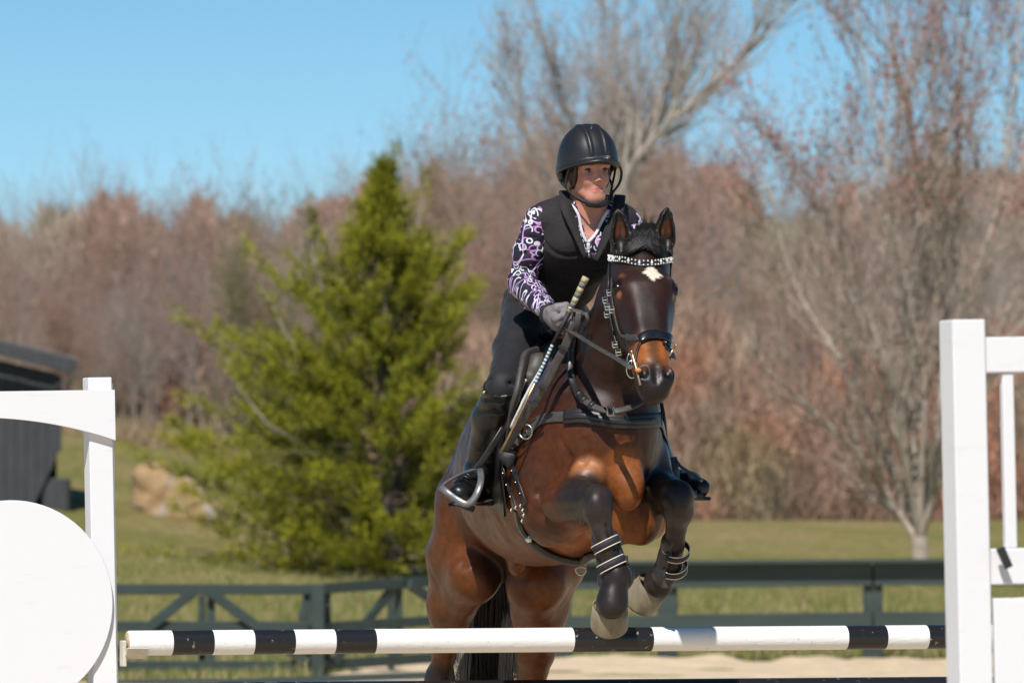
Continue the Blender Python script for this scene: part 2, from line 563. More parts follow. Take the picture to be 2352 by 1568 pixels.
gate('field_gate', 'dark green braced gate leaf behind the left end of the striped pole', 214, 716, 1352, 1353, 1437, 1438, 1528, 1528, 462, [(240, 18), (485, 18), (705, 18)], GY, GY + .2, 24)
gate('field_gate', 'dark green braced gate leaf rising towards the hindquarters of the horse', 742, 1180, 1351, 1322, 1440, 1414, 1526, 1498, 925, [(752, 16), (916, 18), (1165, 18)], GY + .25, GY + 2.6, 24)
for (u, w_, yo, lb) in ((464, 17, .5, 'dark post standing behind the brace of the left gate leaf'), (730, 30, .12, 'square dark green post where the two gate leaves meet'), (898, 17, 1.6, 'dark post standing behind the brace of the rising gate leaf')):
    p = W(u, 1560, GY + yo); zt = W(u, 1340 if w_ > 20 else 1366, GY + yo)[2]
    m = MB(); m.box((p[0], p[1], (zt - .25) / 2), (px(w_, GY), px(w_, GY), zt + .25), bev=.008)
    tag(m.build('gate_post', M_FENCE), lb, 'post')
root = tag(empty('gate_latch', W(694, 1410, GY)), 'small dark latch box beside the post where the gates meet', 'latch')
m = MB(); m.box(W(694, 1412, GY - .05), (.06, .06, .10), bev=.01); m.build('latch_box', M_FENCE, root)
m = MB(); m.tube([W(694, 1398, GY - .05), W(697, 1372, GY - .03)], .012, 8); m.build('latch_bar', M_FENCE, root)
root = tag(empty('low_rail', W(640, 1562, 47.5)), 'low dark board lying across the arena edge below the gates', 'rail')
m = MB(); board(W(200, 1566, 47.6), W(500, 1562, 47.6), px(11, 47), .05, m); m.build('board', M_FENCE, root)
m = MB(); board(W(500, 1567, 47.5), W(1015, 1548, 47.5), px(17, 47), .05, m); m.build('board', M_FENCE, root)

# ------------------------------------------------------------------ dark shed on the left
M_SHED = mat_noise('shed_siding', (.030, .031, .034), (.055, .056, .060), 6, .6, .3, 40, .004, (4, 4, .4))
M_ROOF = mat_noise('roof_shingle', (.10, .085, .085), (.17, .15, .15), 12, .9, .5, 40, .01)
def solveY(u, v, lo=60.0, hi=150.0):
    """depth at which the ground is seen at (u, v)"""
    for Yq in np.arange(lo, hi, .25):
        p = W(u, v, Yq)
        if p[2] <= float(gz(p[0], Yq)): return float(Yq)
    return hi
SY = solveY(128, 1172)
root = tag(empty('shed', W(60, 1150, SY)), 'dark charcoal board shed with a sloping roof at the left edge', 'shed')
root.location = (float(W(131, 900, SY)[0]), SY, 0)
zb = float(W(60, 1170, SY)[2]) - .3
xr = float(W(131, 900, SY)[0])
nb = 26; bw = .155
for i in range(nb):
    x1 = xr - i * bw; x0 = x1 - bw + .008
    def top(x): return float(W(0, 822 + 0, SY)[2]) - .235 * (x - float(W(0, 0, SY)[0])) - .03
    k = max(0.0, 1 - i / 3.2)
    zlo = zb + 1.1 * k if i < 4 else zb
    V = []
    dy = .004 * (i % 3)
    for (yy) in (SY + dy, SY + .05 + dy):
        V += [(x0, yy, zb + 1.1 * max(0, 1 - (i + 1) / 3.4)), (x1, yy, zb + 1.1 * max(0, 1 - i / 3.4)), (x1, yy, top(x1)), (x0, yy, top(x0))]
    m = MB(); m.add(V, [(0, 1, 2, 3), (7, 6, 5, 4), (0, 4, 5, 1), (1, 5, 6, 2), (2, 6, 7, 3), (3, 7, 4, 0)])
    m.build('siding_board', M_SHED, root)
m = MB(); m.box((xr + .02, SY - .02, float(W(131, 950, SY)[2])), (.10, .06, px(175, SY)), bev=.006); m.build('corner_board', M_SHED, root)
a = W(-420, 700, SY - .45); b = W(167, 843, SY - .45)
m = MB(); board(a, b, px(30, SY), .05, m); m.build('fascia', M_SHED, root)
dv = unit(b - a); up = np.array([-dv[2], 0, dv[0]])
m = MB(); c0 = (a + b) / 2 + up * (px(15, SY) + .028) + np.array([0, 2.05, 0]); m.box(c0, (np.linalg.norm(b - a) + .02, 4.0, .05), np.stack([dv, [0, 1, 0], up], 1), bev=.005); m.build('roof', M_ROOF, root)
m = MB(); xb = xr - nb * bw
m.add([(xr, SY + .05, zb), (xr, SY + 3.6, zb), (xr, SY + 3.6, top(xr)), (xr, SY + .05, top(xr)), (xb, SY + .06, zb), (xb, SY + 3.6, zb), (xb, SY + 3.6, top(xb)), (xb, SY + .06, top(xb))],
      [(0, 1, 2, 3), (4, 7, 6, 5), (1, 5, 6, 2), (0, 4, 5, 1), (2, 6, 7, 3)])
m.build('side_wall', M_SHED, root)
root.rotation_euler = (0, 0, radians(5.5))
m = MB(); p = W(130, 1136, SY + .3); m.box((p[0], p[1], p[2]), (px(60, SY), .5, px(76, SY)), bev=.02)  # low dark box beside the shed corner
tag(m.build('corner_block', M_SHED), 'low dark block standing on the grass against the shed corner', 'trough')

# ------------------------------------------------------------------ boulder
rk = Sdf()
RY = solveY(385, 1186)
ks = RY / 83.0
for (u, v, r_, q) in ((338, 1098, .22, 1), (340, 1150, .24, 1.2), (362, 1115, .34, 1.0), (368, 1175, .32, .8), (405, 1140, .32, 1.0), (440, 1150, .27, .9), (420, 1180, .30, .8), (470, 1178, .25, .8)):
    rk.ell(W(u, v, RY + .15), (r_ * ks, .34, r_ * q * ks), k=.06)
rk.fn(lambda P: .035 * vnoise(P, 3.0, 31) + .05 * np.abs(vnoise(P, 4.5, 32)), W(300, 1220, RY - .6), W(500, 1050, RY + .6), op='disp')
rv, rf = rk.mesh(.03)
t = NT('boulder_rock'); co = t.coord(); n1 = t.noise(2.6, 5, .6, co); n2 = t.noise(9, 6, .7, co)
t.base(t.mix(t.ramp(n1.outputs[0], [(.50, (0, 0, 0)), (.64, (1, 1, 1))]), t.ramp(n2.outputs[0], [(.3, (.30, .185, .085)), (.7, (.45, .31, .17))]), (.38, .33, .30)))
t.rough(.9); t.bump(n2.outputs[0], .8, .04)
tag(new_mesh('boulder', rv, rf, t.m, None, True), 'ochre and grey boulder on the slope left of the evergreen', 'boulder')
# ------------------------------------------------------------------ bare trees
def mat_attr(name, rough=.85, mul=1.0):
    t = NT(name); a_ = t.n("ShaderNodeAttribute", attribute_name='coat'); t.base(a_.outputs[0]); t.rough(rough); t.setp("Specular IOR Level", .15); return t.m
M_BARK = mat_noise('grey_bark', (.16, .13, .105), (.28, .24, .20), 5, .9, .5, 25, .02, (1, 1, .3))
M_PALEBARK = mat_noise('pale_bark', (.34, .27, .21), (.52, .44, .36), 5, .85, .5, 25, .02, (1, 1, .3))
M_TWIG = mat_attr('twigs')

def grow(rs, base, dirn, L, r, lev, out, spread, upb, kids, taper=.62, crook=.12, gmin=.35):
    """out collects (points, radii, level)"""
    n = 6 if lev < 2 else 4
    pts = [np.array(base, float)]; d = unit(dirn)
    for i in range(n):
        d = unit(d + rs.normal(0, crook, 3) + np.array([0, 0, upb * .12]))
        pts.append(pts[-1] + d * L / n)
    pts = np.array(pts); rad = np.linspace(r, r * taper * .55, n + 1)
    out.append((pts, rad, lev))
    if lev >= len(kids): return
    nk = kids[lev]
    for k in range(nk):
        t_ = gmin + (1 - gmin) * (k + rs.rand()) / nk
        i = min(int(t_ * n), n - 1); f = t_ * n - i
        p = pts[i] * (1 - f) + pts[i + 1] * f
        dd = unit(pts[i + 1] - pts[i])
        q = unit(rs.normal(0, 1, 3)); q = unit(q - dd * (q @ dd))
        ang = spread * rs.uniform(.6, 1.25)
        grow(rs, p, dd * cos(ang) + q * sin(ang), L * rs.uniform(.45, .70), max(rad[i] * .55, .004), lev + 1, out, spread, upb, kids, taper, crook, .2)

def tree_meshes(seed, H_, kids=(7, 7, 6, 4), spread=.55, upb=.8, trunk_r=.13, fork=False, crook=.10, lean=(0, 0, 1), bud=(.30, .16, .13), twig=(.22, .17, .14), nb=1.0, tw=.007, bs=.022, trunks=None):
    rs = np.random.RandomState(seed); out = []
    if trunks:
        for (dx, dz, LL, rr) in trunks:
            grow(rs, (0, 0, dx[3] if len(dx) > 3 else 1.2), dx[:3], LL, rr, 0, out, spread, upb, kids, .7, crook, .25)
        out.append((np.array([(0, 0, -.4), (0, 0, .6), (0, 0, 1.3)]), np.array([trunk_r * 1.15, trunk_r, trunk_r * .95]), 0))
    else:
        grow(rs, (0, 0, -.3), lean, H_ * .72, trunk_r, 0, out, spread, upb, kids, .6, crook * .5)
    mt = MB(); tv = []; tc = []
    for pts, rad, lev in out:
        if lev <= 1 or (trunks and lev == 2): mt.tube(pts, rad, 5 if lev else 7, cap=False)
        else:
            # thin crossed ribbons with real width
            w = tw * (1.4 if lev == 2 else 1.0) * (.8 + .4 * rs.rand())
            cc_ = np.array(twig) * rs.uniform(.7, 1.3)
            for i in range(len(pts) - 1):
                a, b = pts[i], pts[i + 1]; q = unit(np.cross(b - a, rs.normal(0, 1, 3))) * w
                f = 1 - i / len(pts) * .6
                tv += [a - q * f, a + q * f, b]; tc += [cc_] * 3
            if lev == len(kids):
                for k in range(int(3 * nb)):
                    i = rs.randint(1, len(pts)); p = pts[i] + rs.normal(0, .03, 3); s_ = bs * rs.uniform(.6, 1.5)
                    q1, q2 = rs.normal(0, 1, 3), rs.normal(0, 1, 3)
                    tv += [p + unit(q1) * s_, p + unit(q2) * s_, p - unit(q1 + q2) * s_]; tc += [np.array(bud) * rs.uniform(.6, 1.4)] * 3
    me_t = new_mesh('trunk', mt.v, mt.f, M_BARK, None, True)
    tv = np.array(tv); me_c = new_mesh('crown', tv, np.arange(len(tv)).reshape(-1, 3), M_TWIG, None, False, color=np.array(tc))
    a, b = me_t.data, me_c.data; b['top'] = float(np.percentile(tv[:, 2], 98.5))
    bpy.data.objects.remove(me_t); bpy.data.objects.remove(me_c)
    return a, b

RED = dict(bud=(.36, .20, .15), twig=(.29, .215, .18))
GREY = dict(bud=(.33, .28, .22), twig=(.31, .26, .23))
OLIVE = dict(bud=(.20, .19, .08), twig=(.20, .17, .11))
KINDS = []
for i in range(3): KINDS.append(tree_meshes(100 + i, 10, (11, 8, 5, 4), .62, .55, .13, nb=2.0, bs=.045, tw=.010, **RED))
for i in range(3): KINDS.append(tree_meshes(200 + i, 10, (10, 7, 5, 4), .55, .8, .12, nb=.7, bs=.030, tw=.010, **GREY))
for i in range(2): KINDS.append(tree_meshes(300 + i, 10, (10, 8, 6, 3), .60, .7, .12, nb=3.0, bs=.060, tw=.010, **OLIVE))

def place_tree(kind, u, vtop, Y, label, group=None, wid=1.0, rz=0.0, cat='tree', name='bare_tree'):
    a, b = KINDS[kind]
    x = W(u, 1215, Y)[0]; z = float(gz(x, Y)) - .1
    hgt = W(u, vtop, Y)[2] - z
    s = hgt / b['top']
    r = bpy.data.objects.new(name, None); r.location = (x, Y, z); r.scale = (s * wid, s * wid, s); r.rotation_euler = (0, 0, rz); COL.objects.link(r)
    tag(r, label, cat, group)
    for nm, me in (('trunk', a), ('crown', b)):
        o = bpy.data.objects.new(nm, me); COL.objects.link(o); o.parent = r
    return r
GRP = 'leafless trees of the wood behind the pasture'
rs = np.random.RandomState(77)
sky_u = [-150, 0, 90, 160, 230, 290, 340, 380, 440, 480, 540, 600, 660, 710, 790, 850, 930, 1000, 1060, 1130, 1190, 1260, 1330, 1400, 1470, 1560, 1650, 1710, 1780, 1850, 1900, 1950, 2000, 2080, 2200, 2352, 2500]
sky_v = [400, 430, 450, 400, 420, 395, 450, 500, 460, 430, 400, 470, 460, 420, 390, 400, 330, 300, 345, 290, 150, 120, 100, 240, 260, 260, 280, 330, 400, 450, 400, 350, 330, 300, 280, 260, 250]
def skyv(u): return float(np.interp(u, sky_u, sky_v))
nick = {0: 'reddish budding', 1: 'rusty red budding', 2: 'russet twiggy', 3: 'grey bare', 4: 'pale grey leafless', 5: 'fine twigged grey', 6: 'olive tinted', 7: 'greenish budding'}
def where(u):
    if u < 150: return 'above the dark shed'
    if u < 270: return 'above the left jump stand'
    if u < 560: return 'on the slope behind the boulder'
    if u < 780: return 'left of the evergreen tip'
    if u < 1060: return 'directly behind the evergreen tip'
    if u < 1280: return "between the evergreen and the rider's helmet"
    if u < 1480: return "behind the rider's helmet"
    if u < 1700: return "above the horse's right-hand ear"
    if u < 1900: return 'in the low gap of the skyline'
    if u < 2160: return 'behind the pale-barked tree'
    return 'above the right jump stand'
# the tallest, picked out one by one along the skyline
tops = [(-60, 3), (30, 4), (95, 5), (165, 3), (215, 4), (262, 1), (305, 0), (352, 2), (432, 1), (480, 0), (535, 5), (585, 4), (640, 3), (690, 6), (745, 3), (790, 5), (845, 4), (900, 5), (965, 4), (1010, 3), (1062, 6), (1120, 4), (1165, 0), (1205, 3), (1262, 1), (1330, 0), (1500, 3), (1640, 4), (1700, 2), (1762, 5), (1905, 5), (1950, 3), (2060, 5), (2150, 3), (2260, 4), (2352, 5), (2420, 2)]
ordn = {}
dn_u = [-150, 0, 160, 290, 380, 460, 600, 700, 850, 1000, 1130, 1250, 1400, 1600, 1720, 1800, 1860, 1930, 2100, 2352, 2500]
dn_v = [540, 560, 540, 470, 590, 520, 560, 500, 480, 450, 430, 400, 400, 410, 460, 530, 570, 500, 440, 420, 420]
for i, (u, k) in enumerate(tops):
    Y = 150 + 26 * rs.rand()
    wh = where(u); key = (wh, nick[k]); 
    lab = '%s tree at the skyline %s' % (nick[k], wh)
    ordn[lab] = ordn.get(lab, 0) + 1
    if ordn[lab] > 1: lab += ', the one further right'
    place_tree(k, u, skyv(u) + rs.uniform(-35, 20), Y, lab, GRP, rs.uniform(.70, .95) * (1.1 if u > 1150 and u < 1500 else 1), rs.rand() * 6.28)
# the body of the wood, denser and lower
body_ = []
for i in range(96):
    u = -120 + 2600 * (i + rs.rand()) / 96.0; Y = 132 + 45 * rs.rand()
    lo = float(np.interp(u, dn_u, dn_v)) + rs.uniform(-60, 260)
    k = int(rs.choice([0, 1, 2, 3, 4, 5, 6], p=[.18, .13, .13, .18, .18, .15, .05]))
    body_.append((u, lo, Y, k))
body_.sort()
cnt_ = {}
ORD = ['first', 'second', 'third', 'fourth', 'fifth', 'sixth', 'seventh', 'eighth', 'ninth', 'tenth']
for (u, lo, Y, k) in body_:
    key = (nick[k], where(u)); n_ = cnt_.get(key, 0); cnt_[key] = n_ + 1
    place_tree(k, u, lo, Y, '%s %s tree from the left, low %s' % (ORD[n_], nick[k], where(u)), GRP, rs.uniform(.65, 1.0), rs.rand() * 6.28)

# far wood: brown mass of twigs behind the trees one can tell apart
def mass(n, seed, Yr, topf, name, label, tint=1.0, w=.014, Lr=(.3, 1.0), dens=None, urange=(-160, 2520), lowf=None):
    rs = np.random.RandomState(seed)
    u = rs.uniform(*urange, n); Y = rs.uniform(*Yr, n)
    x = (u - 1176) / FPX * Y; z0 = gz(x, Y)
    vt = np.interp(u, sky_u, sky_v) if topf is None else topf(u)
    vt = vt + 40 * vnoise(np.stack([u * .02, u * 0, u * 0], -1), 1.0, seed) + 26 * vnoise(np.stack([u * .07, u * 0, u * 0], -1), 1.0, seed + 1)
    ztop = CAMZ + (1215 - vt) / FPX * Y
    q = rs.rand(n) ** 1.25
    z = z0 + (ztop - z0) * q
    L = rs.uniform(*Lr, n); a = rs.normal(0, .5, n); b = rs.normal(0, .5, n)
    d = np.stack([np.sin(a), np.sin(b), np.cos(a)], -1); d /= np.linalg.norm(d, axis=1)[:, None]
    P_ = np.stack([x, Y, z], -1)
    wv = np.stack([np.cos(a), rs.normal(0, .3, n), -np.sin(a)], -1) * (w * rs.uniform(.6, 1.8, n))[:, None]
    V = np.stack([P_ - wv, P_ + wv, P_ + d * L[:, None]], 1).reshape(-1, 3)
    c1 = np.array([.275, .195, .150]); c2 = np.array([.33, .180, .130]); c3 = np.array([.29, .25, .185]); c4 = np.array([.22, .20, .11])
    m1 = sstep(vnoise(np.stack([x, z * 1.2, Y * .05], -1), .55, 41), -.1, .45)[:, None]
    m2 = sstep(vnoise(np.stack([x, z * .6, Y * .05], -1), .9, 43), 0, .5)[:, None]
    m3 = (sstep(vnoise(np.stack([x, z, Y * .05], -1), .4, 44), .25, .5) * .6)[:, None]
    C = c1 * (1 - m1) + c2 * m1; C = C * (1 - m2 * .8) + c3 * m2 * .8; C = C * (1 - m3) + c4 * m3
    C = C * rs.uniform(.6, 1.65, (n, 1)) * tint
    return tag(new_mesh(name, V, np.arange(3 * n).reshape(-1, 3), M_TWIG, None, False, color=np.repeat(C, 3, 0)), label, kind='stuff')
mass(230000, 5, (165, 190), lambda u: np.interp(u, dn_u, dn_v) , 'far_wood', 'brown and russet mass of the distant leafless wood', w=.028)
mass(90000, 6, (128, 150), lambda u: np.interp(u, dn_u, dn_v) + 330 + 260 * (1 - sstep(u, 700, 1150)), 'brush', 'tangled brown brush at the foot of the wood', tint=np.array([.95, .85, .80]), w=.013, Lr=(.25, .9))

# ------------------------------------------------------------------ evergreen
M_NEEDLE = mat_attr('evergreen_sprays', .6)
def evergreen(seed, Hh, prof, leaders, lab, u, vb, Y, sq=1.0):
    """Hh metres tall; prof = crown half-width left and right at each relative height"""
    rs = np.random.RandomState(seed)
    root = tag(empty('evergreen_tree', (0, 0, 0)), lab, 'tree')
    mt = MB(); mt.tube([(0, 0, -.3), (.02, 0, Hh * .3), (0.05, 0, Hh * .6), (leaders[0][0], 0, Hh * .97)], [.13, .11, .07, .012], 8)
    SP = []
    def spray(p, d, L, shade, wd=.05):
        """a flat feathery spray of short needled twigs"""
        SP.append((p, d, L, shade))
    def flush():
        """all sprays at once: seven short needled twigs each"""
        p = np.array([q[0] for q in SP]); d = np.array([q[1] for q in SP]); L = np.array([q[2] for q in SP]); sh = np.array([q[3] for q in SP])
        n = len(SP); nrm = lambda v: v / (np.linalg.norm(v, axis=-1, keepdims=True) + 1e-9)
        d = nrm(d); s_ = nrm(np.cross(d, rs.normal(0, 1, (n, 3))))
        k = np.arange(7); t_ = k / 7.0; sg = np.where(k % 2, 1.0, -1.0)
        q = p[:, None] + d[:, None] * (L[:, None] * t_)[..., None]
        e = q + nrm(d[:, None] * .9 + s_[:, None] * sg[None, :, None] * .8 + rs.normal(0, .25, (n, 7, 3))) * (L[:, None] * .42 * (1 - t_ * .5))[..., None]
        w_ = nrm(np.cross(e - q, rs.normal(0, 1, (n, 7, 3)))) * (L * .065)[:, None, None]
        V = np.stack([q - w_, q + w_, e], 2).reshape(-1, 3)
        c = np.array([.27, .26, .02]) * (1 - sh)[:, None] + np.array([.050, .072, .012]) * sh[:, None]  # lit and shaded needle tones; shade is coloured into the inner sprays
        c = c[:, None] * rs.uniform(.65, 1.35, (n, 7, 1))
        return V, np.repeat(c.reshape(-1, 3), 3, 0)
    for (lx, z0, z1, seedk) in leaders[1:]:
        mt.tube([(0.0, 0, z0 * Hh * .6), (lx * .7, rs.uniform(-.3, .3), z0 * Hh), (lx, 0, z1 * Hh)], [.03, .02, .006], 6)
    nb_ = 490
    for i in range(nb_):
        h = (i + rs.rand()) / nb_; h = h ** 1.12; az = rs.rand() * 2 * pi
        z = Hh * (.02 + .93 * h)
        wl = np.interp(h, prof[0], prof[1]); wr = np.interp(h, prof[0], prof[2])
        R = (wl if cos(az) < 0 else wr); cx = 0
        Ry = (wl + wr) * .5
        rad = math.hypot(R * cos(az), Ry * sin(az)) * rs.choice([.55, .8, 1.0, 1.22]) * rs.uniform(.85, 1.1)
        rad *= 1.22 * (.80 + .45 * float(vnoise(np.array([[cos(az) * 1.6, sin(az) * 1.6, h * 9]]), 1.0, 61)[0]))
        rise = -.05 + .85 * h
        p0 = np.array([0, 0, z - .25 * rad * rise]); dd = np.array([cos(az), sin(az) * .95, rise])
        n = 5; pts = [p0]; d = unit(dd)
        for k in range(n):
            d = unit(d + rs.normal(0, .09, 3) + np.array([0, 0, .06])); pts.append(pts[-1] + d * rad * 1.05 / n)
        pts = np.array(pts)
        if rad > .25: mt.tube(pts, np.linspace(.014, .003, n + 1), 4, cap=False)
        dens = int(16 + 40 * rad)
        for k in range(dens):
            t_ = rs.uniform(.25, 1.02) ** .8; x_ = t_ * n; a = min(int(x_), n - 1)
            q = pts[a] + (pts[a + 1] - pts[a]) * (x_ - a)
            out_ = rs.normal(0, 1, 3); off = unit(out_) * rs.rand() * .13 * (1.3 - .5 * t_)
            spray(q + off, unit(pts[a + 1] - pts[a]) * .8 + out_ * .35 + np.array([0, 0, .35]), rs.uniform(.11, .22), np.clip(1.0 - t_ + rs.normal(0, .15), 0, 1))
    for (lx, z0, z1, sk) in leaders:
        for k in range(46):
            t_ = rs.rand(); z = Hh * (z0 + (z1 - z0) * t_); w_ = .11 * (1 - t_) + .02
            a = rs.rand() * 2 * pi
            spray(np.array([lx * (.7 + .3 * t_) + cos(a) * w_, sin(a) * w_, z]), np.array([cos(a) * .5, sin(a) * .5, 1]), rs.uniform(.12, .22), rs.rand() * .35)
    new_mesh('trunk', mt.v, mt.f, M_BARK, root, True)
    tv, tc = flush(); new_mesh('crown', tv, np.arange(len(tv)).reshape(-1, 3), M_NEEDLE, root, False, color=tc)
    x = W(u, 1215, Y)[0]; root.location = (x, Y, float(gz(x, Y)) - .05)
    return root
EY = solveY(880, 1330)
s_ = EY / FPX
hs = [0, .05, .12, .2, .3, .4, .5, .6, .7, .78, .86, .93, 1]
wl = [q * EY / 88 for q in (2.7, 2.95, 2.85, 2.65, 2.5, 2.3, 1.9, 1.65, 1.1, .68, .42, .20, .05)]
wr = [q * EY / 88 for q in (1.6, 1.7, 1.65, 1.6, 1.5, 1.4, 1.3, 1.25, 1.0, .68, .42, .20, .05)]
ex = W(880, 1215, EY)[0]
def rel(u): return (u - 880) * s_
evergreen(9, (1335 - 335) * s_, (hs, wl, wr), [(rel(906), .86, 1.0, 1), (rel(985), .78, .95, 2), (rel(808), .70, .88, 3), (rel(705), .60, .80, 4), (rel(600), .52, .68, 5), (rel(505), .36, .50, 6), (rel(1040), .66, .80, 7)],
          'yellow green shaggy evergreen standing alone left of the rider', 880, 1335, EY)
# a second, half hidden one farther right inside the bare crowns
def small_evergreen(u, vt, vb_, Y, wpx, lab):
    h = (vb_ - vt) * Y / FPX; w_ = wpx * Y / FPX
    r_ = evergreen(int(u), h, ([0, .2, .5, .8, 1], [w_ * .8, w_, w_ * .8, w_ * .5, .05], [w_ * .8, w_, w_ * .8, w_ * .5, .05]), [(0, .8, 1.0, 1)], lab, u, vb_, Y)
    r_.location.z = float(W(u, vb_, Y)[2])
small_evergreen(2160, 262, 1230, 158, 120, 'dark green conifer rising among the bare crowns behind the pale-barked tree')
small_evergreen(715, 450, 1230, 162, 60, 'dark olive conifer at the skyline left of the evergreen')

# ------------------------------------------------------------------ pale barked trees on the right
def vase_tree(seed, u, Y, trunks, label, kids, r0, spread=.42, upb=.55, mat=M_PALEBARK, bud=(.24, .10, .085), nb=2, bs=.03, base_v=None, z_fork=.9, tw=.007):
    rs = np.random.RandomState(seed); out = []
    x = W(u, 1215, Y)[0]; z = float(gz(x, Y))
    if base_v is not None: z = float(W(u, base_v, Y)[2])
    zf = z_fork
    out.append((np.array([(0, 0, -.5), (0.02, 0, zf * .5), (0, 0, zf * 1.02)]), np.array([r0 * 1.15, r0, r0 * .95]), 0))
    for (pts_uv, rr) in trunks:
        P_ = [np.array([0, 0, zf * .95])]
        for (uu, vv, dy) in pts_uv:
            w_ = W(uu, vv, Y + dy); P_.append(w_ - np.array([x, Y, z]))
        pts = spline(P_, 5); rad = np.linspace(rr, rr * .18, len(pts))
        out.append((pts, rad, 0))
        L = np.linalg.norm(np.diff(pts, axis=0), axis=1).sum()
        nk = kids[0]
        for k in range(nk):
            t_ = .12 + .88 * (k + rs.rand()) / nk; i = min(int(t_ * (len(pts) - 1)), len(pts) - 2)
            dd = unit(pts[i + 1] - pts[i]); q = unit(rs.normal(0, 1, 3)); q = unit(q - dd * (q @ dd)); ang = spread * rs.uniform(.7, 1.4)
            grow(rs, pts[i], dd * cos(ang) + q * sin(ang), L * rs.uniform(.16, .34) * (1.25 - .5 * t_), max(rad[i] * .6, .012), 1, out, spread, upb, kids, .6, .09, .15)
    root = tag(empty('pale_barked_tree', (0, 0, 0)), label, 'tree')
    mt = MB(); tv = []; tc = []; lm = len(kids)
    for pts, rad, lev in out:
        if lev <= 2: mt.tube(pts, rad, 6 if lev == 0 else 4, cap=False)
        else:
            cc_ = np.array([.34, .26, .215]) * rs.uniform(.7, 1.3); w = tw
            for i in range(len(pts) - 1):
                a, b = pts[i], pts[i + 1]; q = unit(np.cross(b - a, rs.normal(0, 1, 3))) * w
                tv += [a - q, a + q, b]; tc += [cc_] * 3
        if lev >= 2:
            for k in range(nb):
                i = rs.randint(0, len(pts)); p = pts[i] + rs.normal(0, .03, 3); s2 = bs * rs.uniform(.6, 1.6)
                if p[2] + z < W(0, 500, Y)[2] and rs.rand() < .95: continue
                q1, q2 = rs.normal(0, 1, 3), rs.normal(0, 1, 3)
                tv += [p + unit(q1) * s2, p + unit(q2) * s2, p - unit(q1 + q2) * s2]; tc += [np.array(bud) * rs.uniform(.6, 1.4)] * 3
    new_mesh('trunk', mt.v, mt.f, mat, root, True)
    tv = np.array(tv); new_mesh('crown', tv, np.arange(len(tv)).reshape(-1, 3), M_TWIG, root, False, color=np.array(tc))
    root.location = (x, Y, z)
    return root
TYY = 84.0
vase_tree(5, 2112, TYY, [
    ([(2050, 1160, 0), (1960, 1030, -.6), (1850, 930, -1.0), (1725, 820, -1.4)], .060),
    ([(2070, 1120, .4), (1990, 960, .6), (1930, 830, .8), (1820, 640, 1.1), (1770, 430, 1.2)], .055),
    ([(2085, 1080, -.5), (2060, 900, -.9), (1980, 700, -1.2), (1900, 520, -1.4), (1830, 330, -1.6)], .055),
    ([(2100, 1050, .2), (2098, 760, .3), (2105, 430, .3), (2070, 200, .4), (2040, 40, .4), (2030, -160, .4)], .065),
    ([(2118, 1040, -.3), (2122, 850, -.5), (2075, 620, -.6), (2040, 400, -.6), (1985, 150, -.7), (1960, -40, -.7)], .055),
    ([(2150, 1060, .6), (2200, 860, .8), (2215, 620, .9), (2200, 380, 1.0), (2210, 130, 1.1), (2240, -120, 1.1)], .060),
    ([(2160, 1100, -.4), (2250, 880, -.6), (2320, 700, -.8), (2420, 520, -.8)], .060),
    ([(2150, 1000, .3), (2190, 760, .5), (2290, 480, .6), (2330, 200, .6), (2350, -60, .6)], .060),
    ], 'tall pale-barked tree with upswept limbs and red buds beside the right jump stand', (18, 8, 5), .13, .46, .9, bud=(.33, .13, .11), nb=3, bs=.028, base_v=1405, z_fork=(1405 - 1235) * TYY / FPX)
TY2 = 118.0
M_LIMB = mat_noise('grey_limb', (.27, .23, .19), (.42, .37, .31), 5, .85, .5, 25, .02, (1, 1, .3))
vase_tree(8, 1400, TY2, [
    ([(1430, 430, 0), (1490, 330, 0), (1600, 225, .3), (1700, 130, .5), (1790, 40, .7), (1860, -40, .8)], .095),
    ([(1440, 440, .5), (1500, 300, .8), (1545, 150, 1), (1568, -20, 1), (1580, -120, 1)], .075),
    ([(1395, 560, -.4), (1350, 380, -.6), (1300, 240, -.8), (1265, 120, -1)], .05),
    ([(1400, 500, .4), (1410, 330, .6), (1400, 180, .8), (1420, 60, 1)], .05),
    ([(1380, 650, .4), (1260, 420, .6), (1200, 250, .8), (1185, 130, 1)], .05),
    ], 'tall grey tree with one long limb slanting up to the right behind the helmet', (24, 8, 4), .17, .42, .8, M_LIMB, (.36, .28, .26), 1, .026, base_v=1225, z_fork=(1225 - 620) * TY2 / FPX, tw=.010)
# ------------------------------------------------------------------ the jump
t = NT('white_paint'); co = t.coord(); n = t.noise(6, 5, .6, t.mapping(co, (1, 1, 6))); n2 = t.noise(60, 4, .6, co)
t.base(t.mix(t.math('MULTIPLY', t.ramp(n.outputs[0], [(.62, (0, 0, 0)), (.80, (1, 1, 1))]), .35), (.72, .715, .73), (.50, .47, .43))); t.rough(.5)
t.bump(n2.outputs[0], .12, .002); M_WHITE = t.m
def wood_paint(name, c1, c2, rough):
    t = NT(name); co = t.coord(); g = t.mapping(co, (1.2, 22, 22), (0, 0, radians(-18)))
    n = t.noise(3.0, 6, .6, g, 1.2); ch = t.noise(34, 4, .7, co)
    t.base(t.mix(t.ramp(ch.outputs[0], [(.635, (0, 0, 0)), (.68, (1, 1, 1))]), c1, c2)); t.rough(rough)
    t.bump(n.outputs[0], .5, .003); return t.m
M_PW = wood_paint('pole_white_paint', (.76, .75, .73), (.58, .54, .46), .45)
M_PB = wood_paint('pole_black_paint', (.012, .011, .012), (.30, .27, .24), .30)
M_END = mat_noise('end_grain', (.42, .26, .14), (.60, .50, .38), 60, .8, .4)
JY = radians(18)
JX = np.array([cos(JY), sin(JY), 0]); JN = np.array([sin(JY), -cos(JY), 0])
PL = W(292, 1476, 19.6)
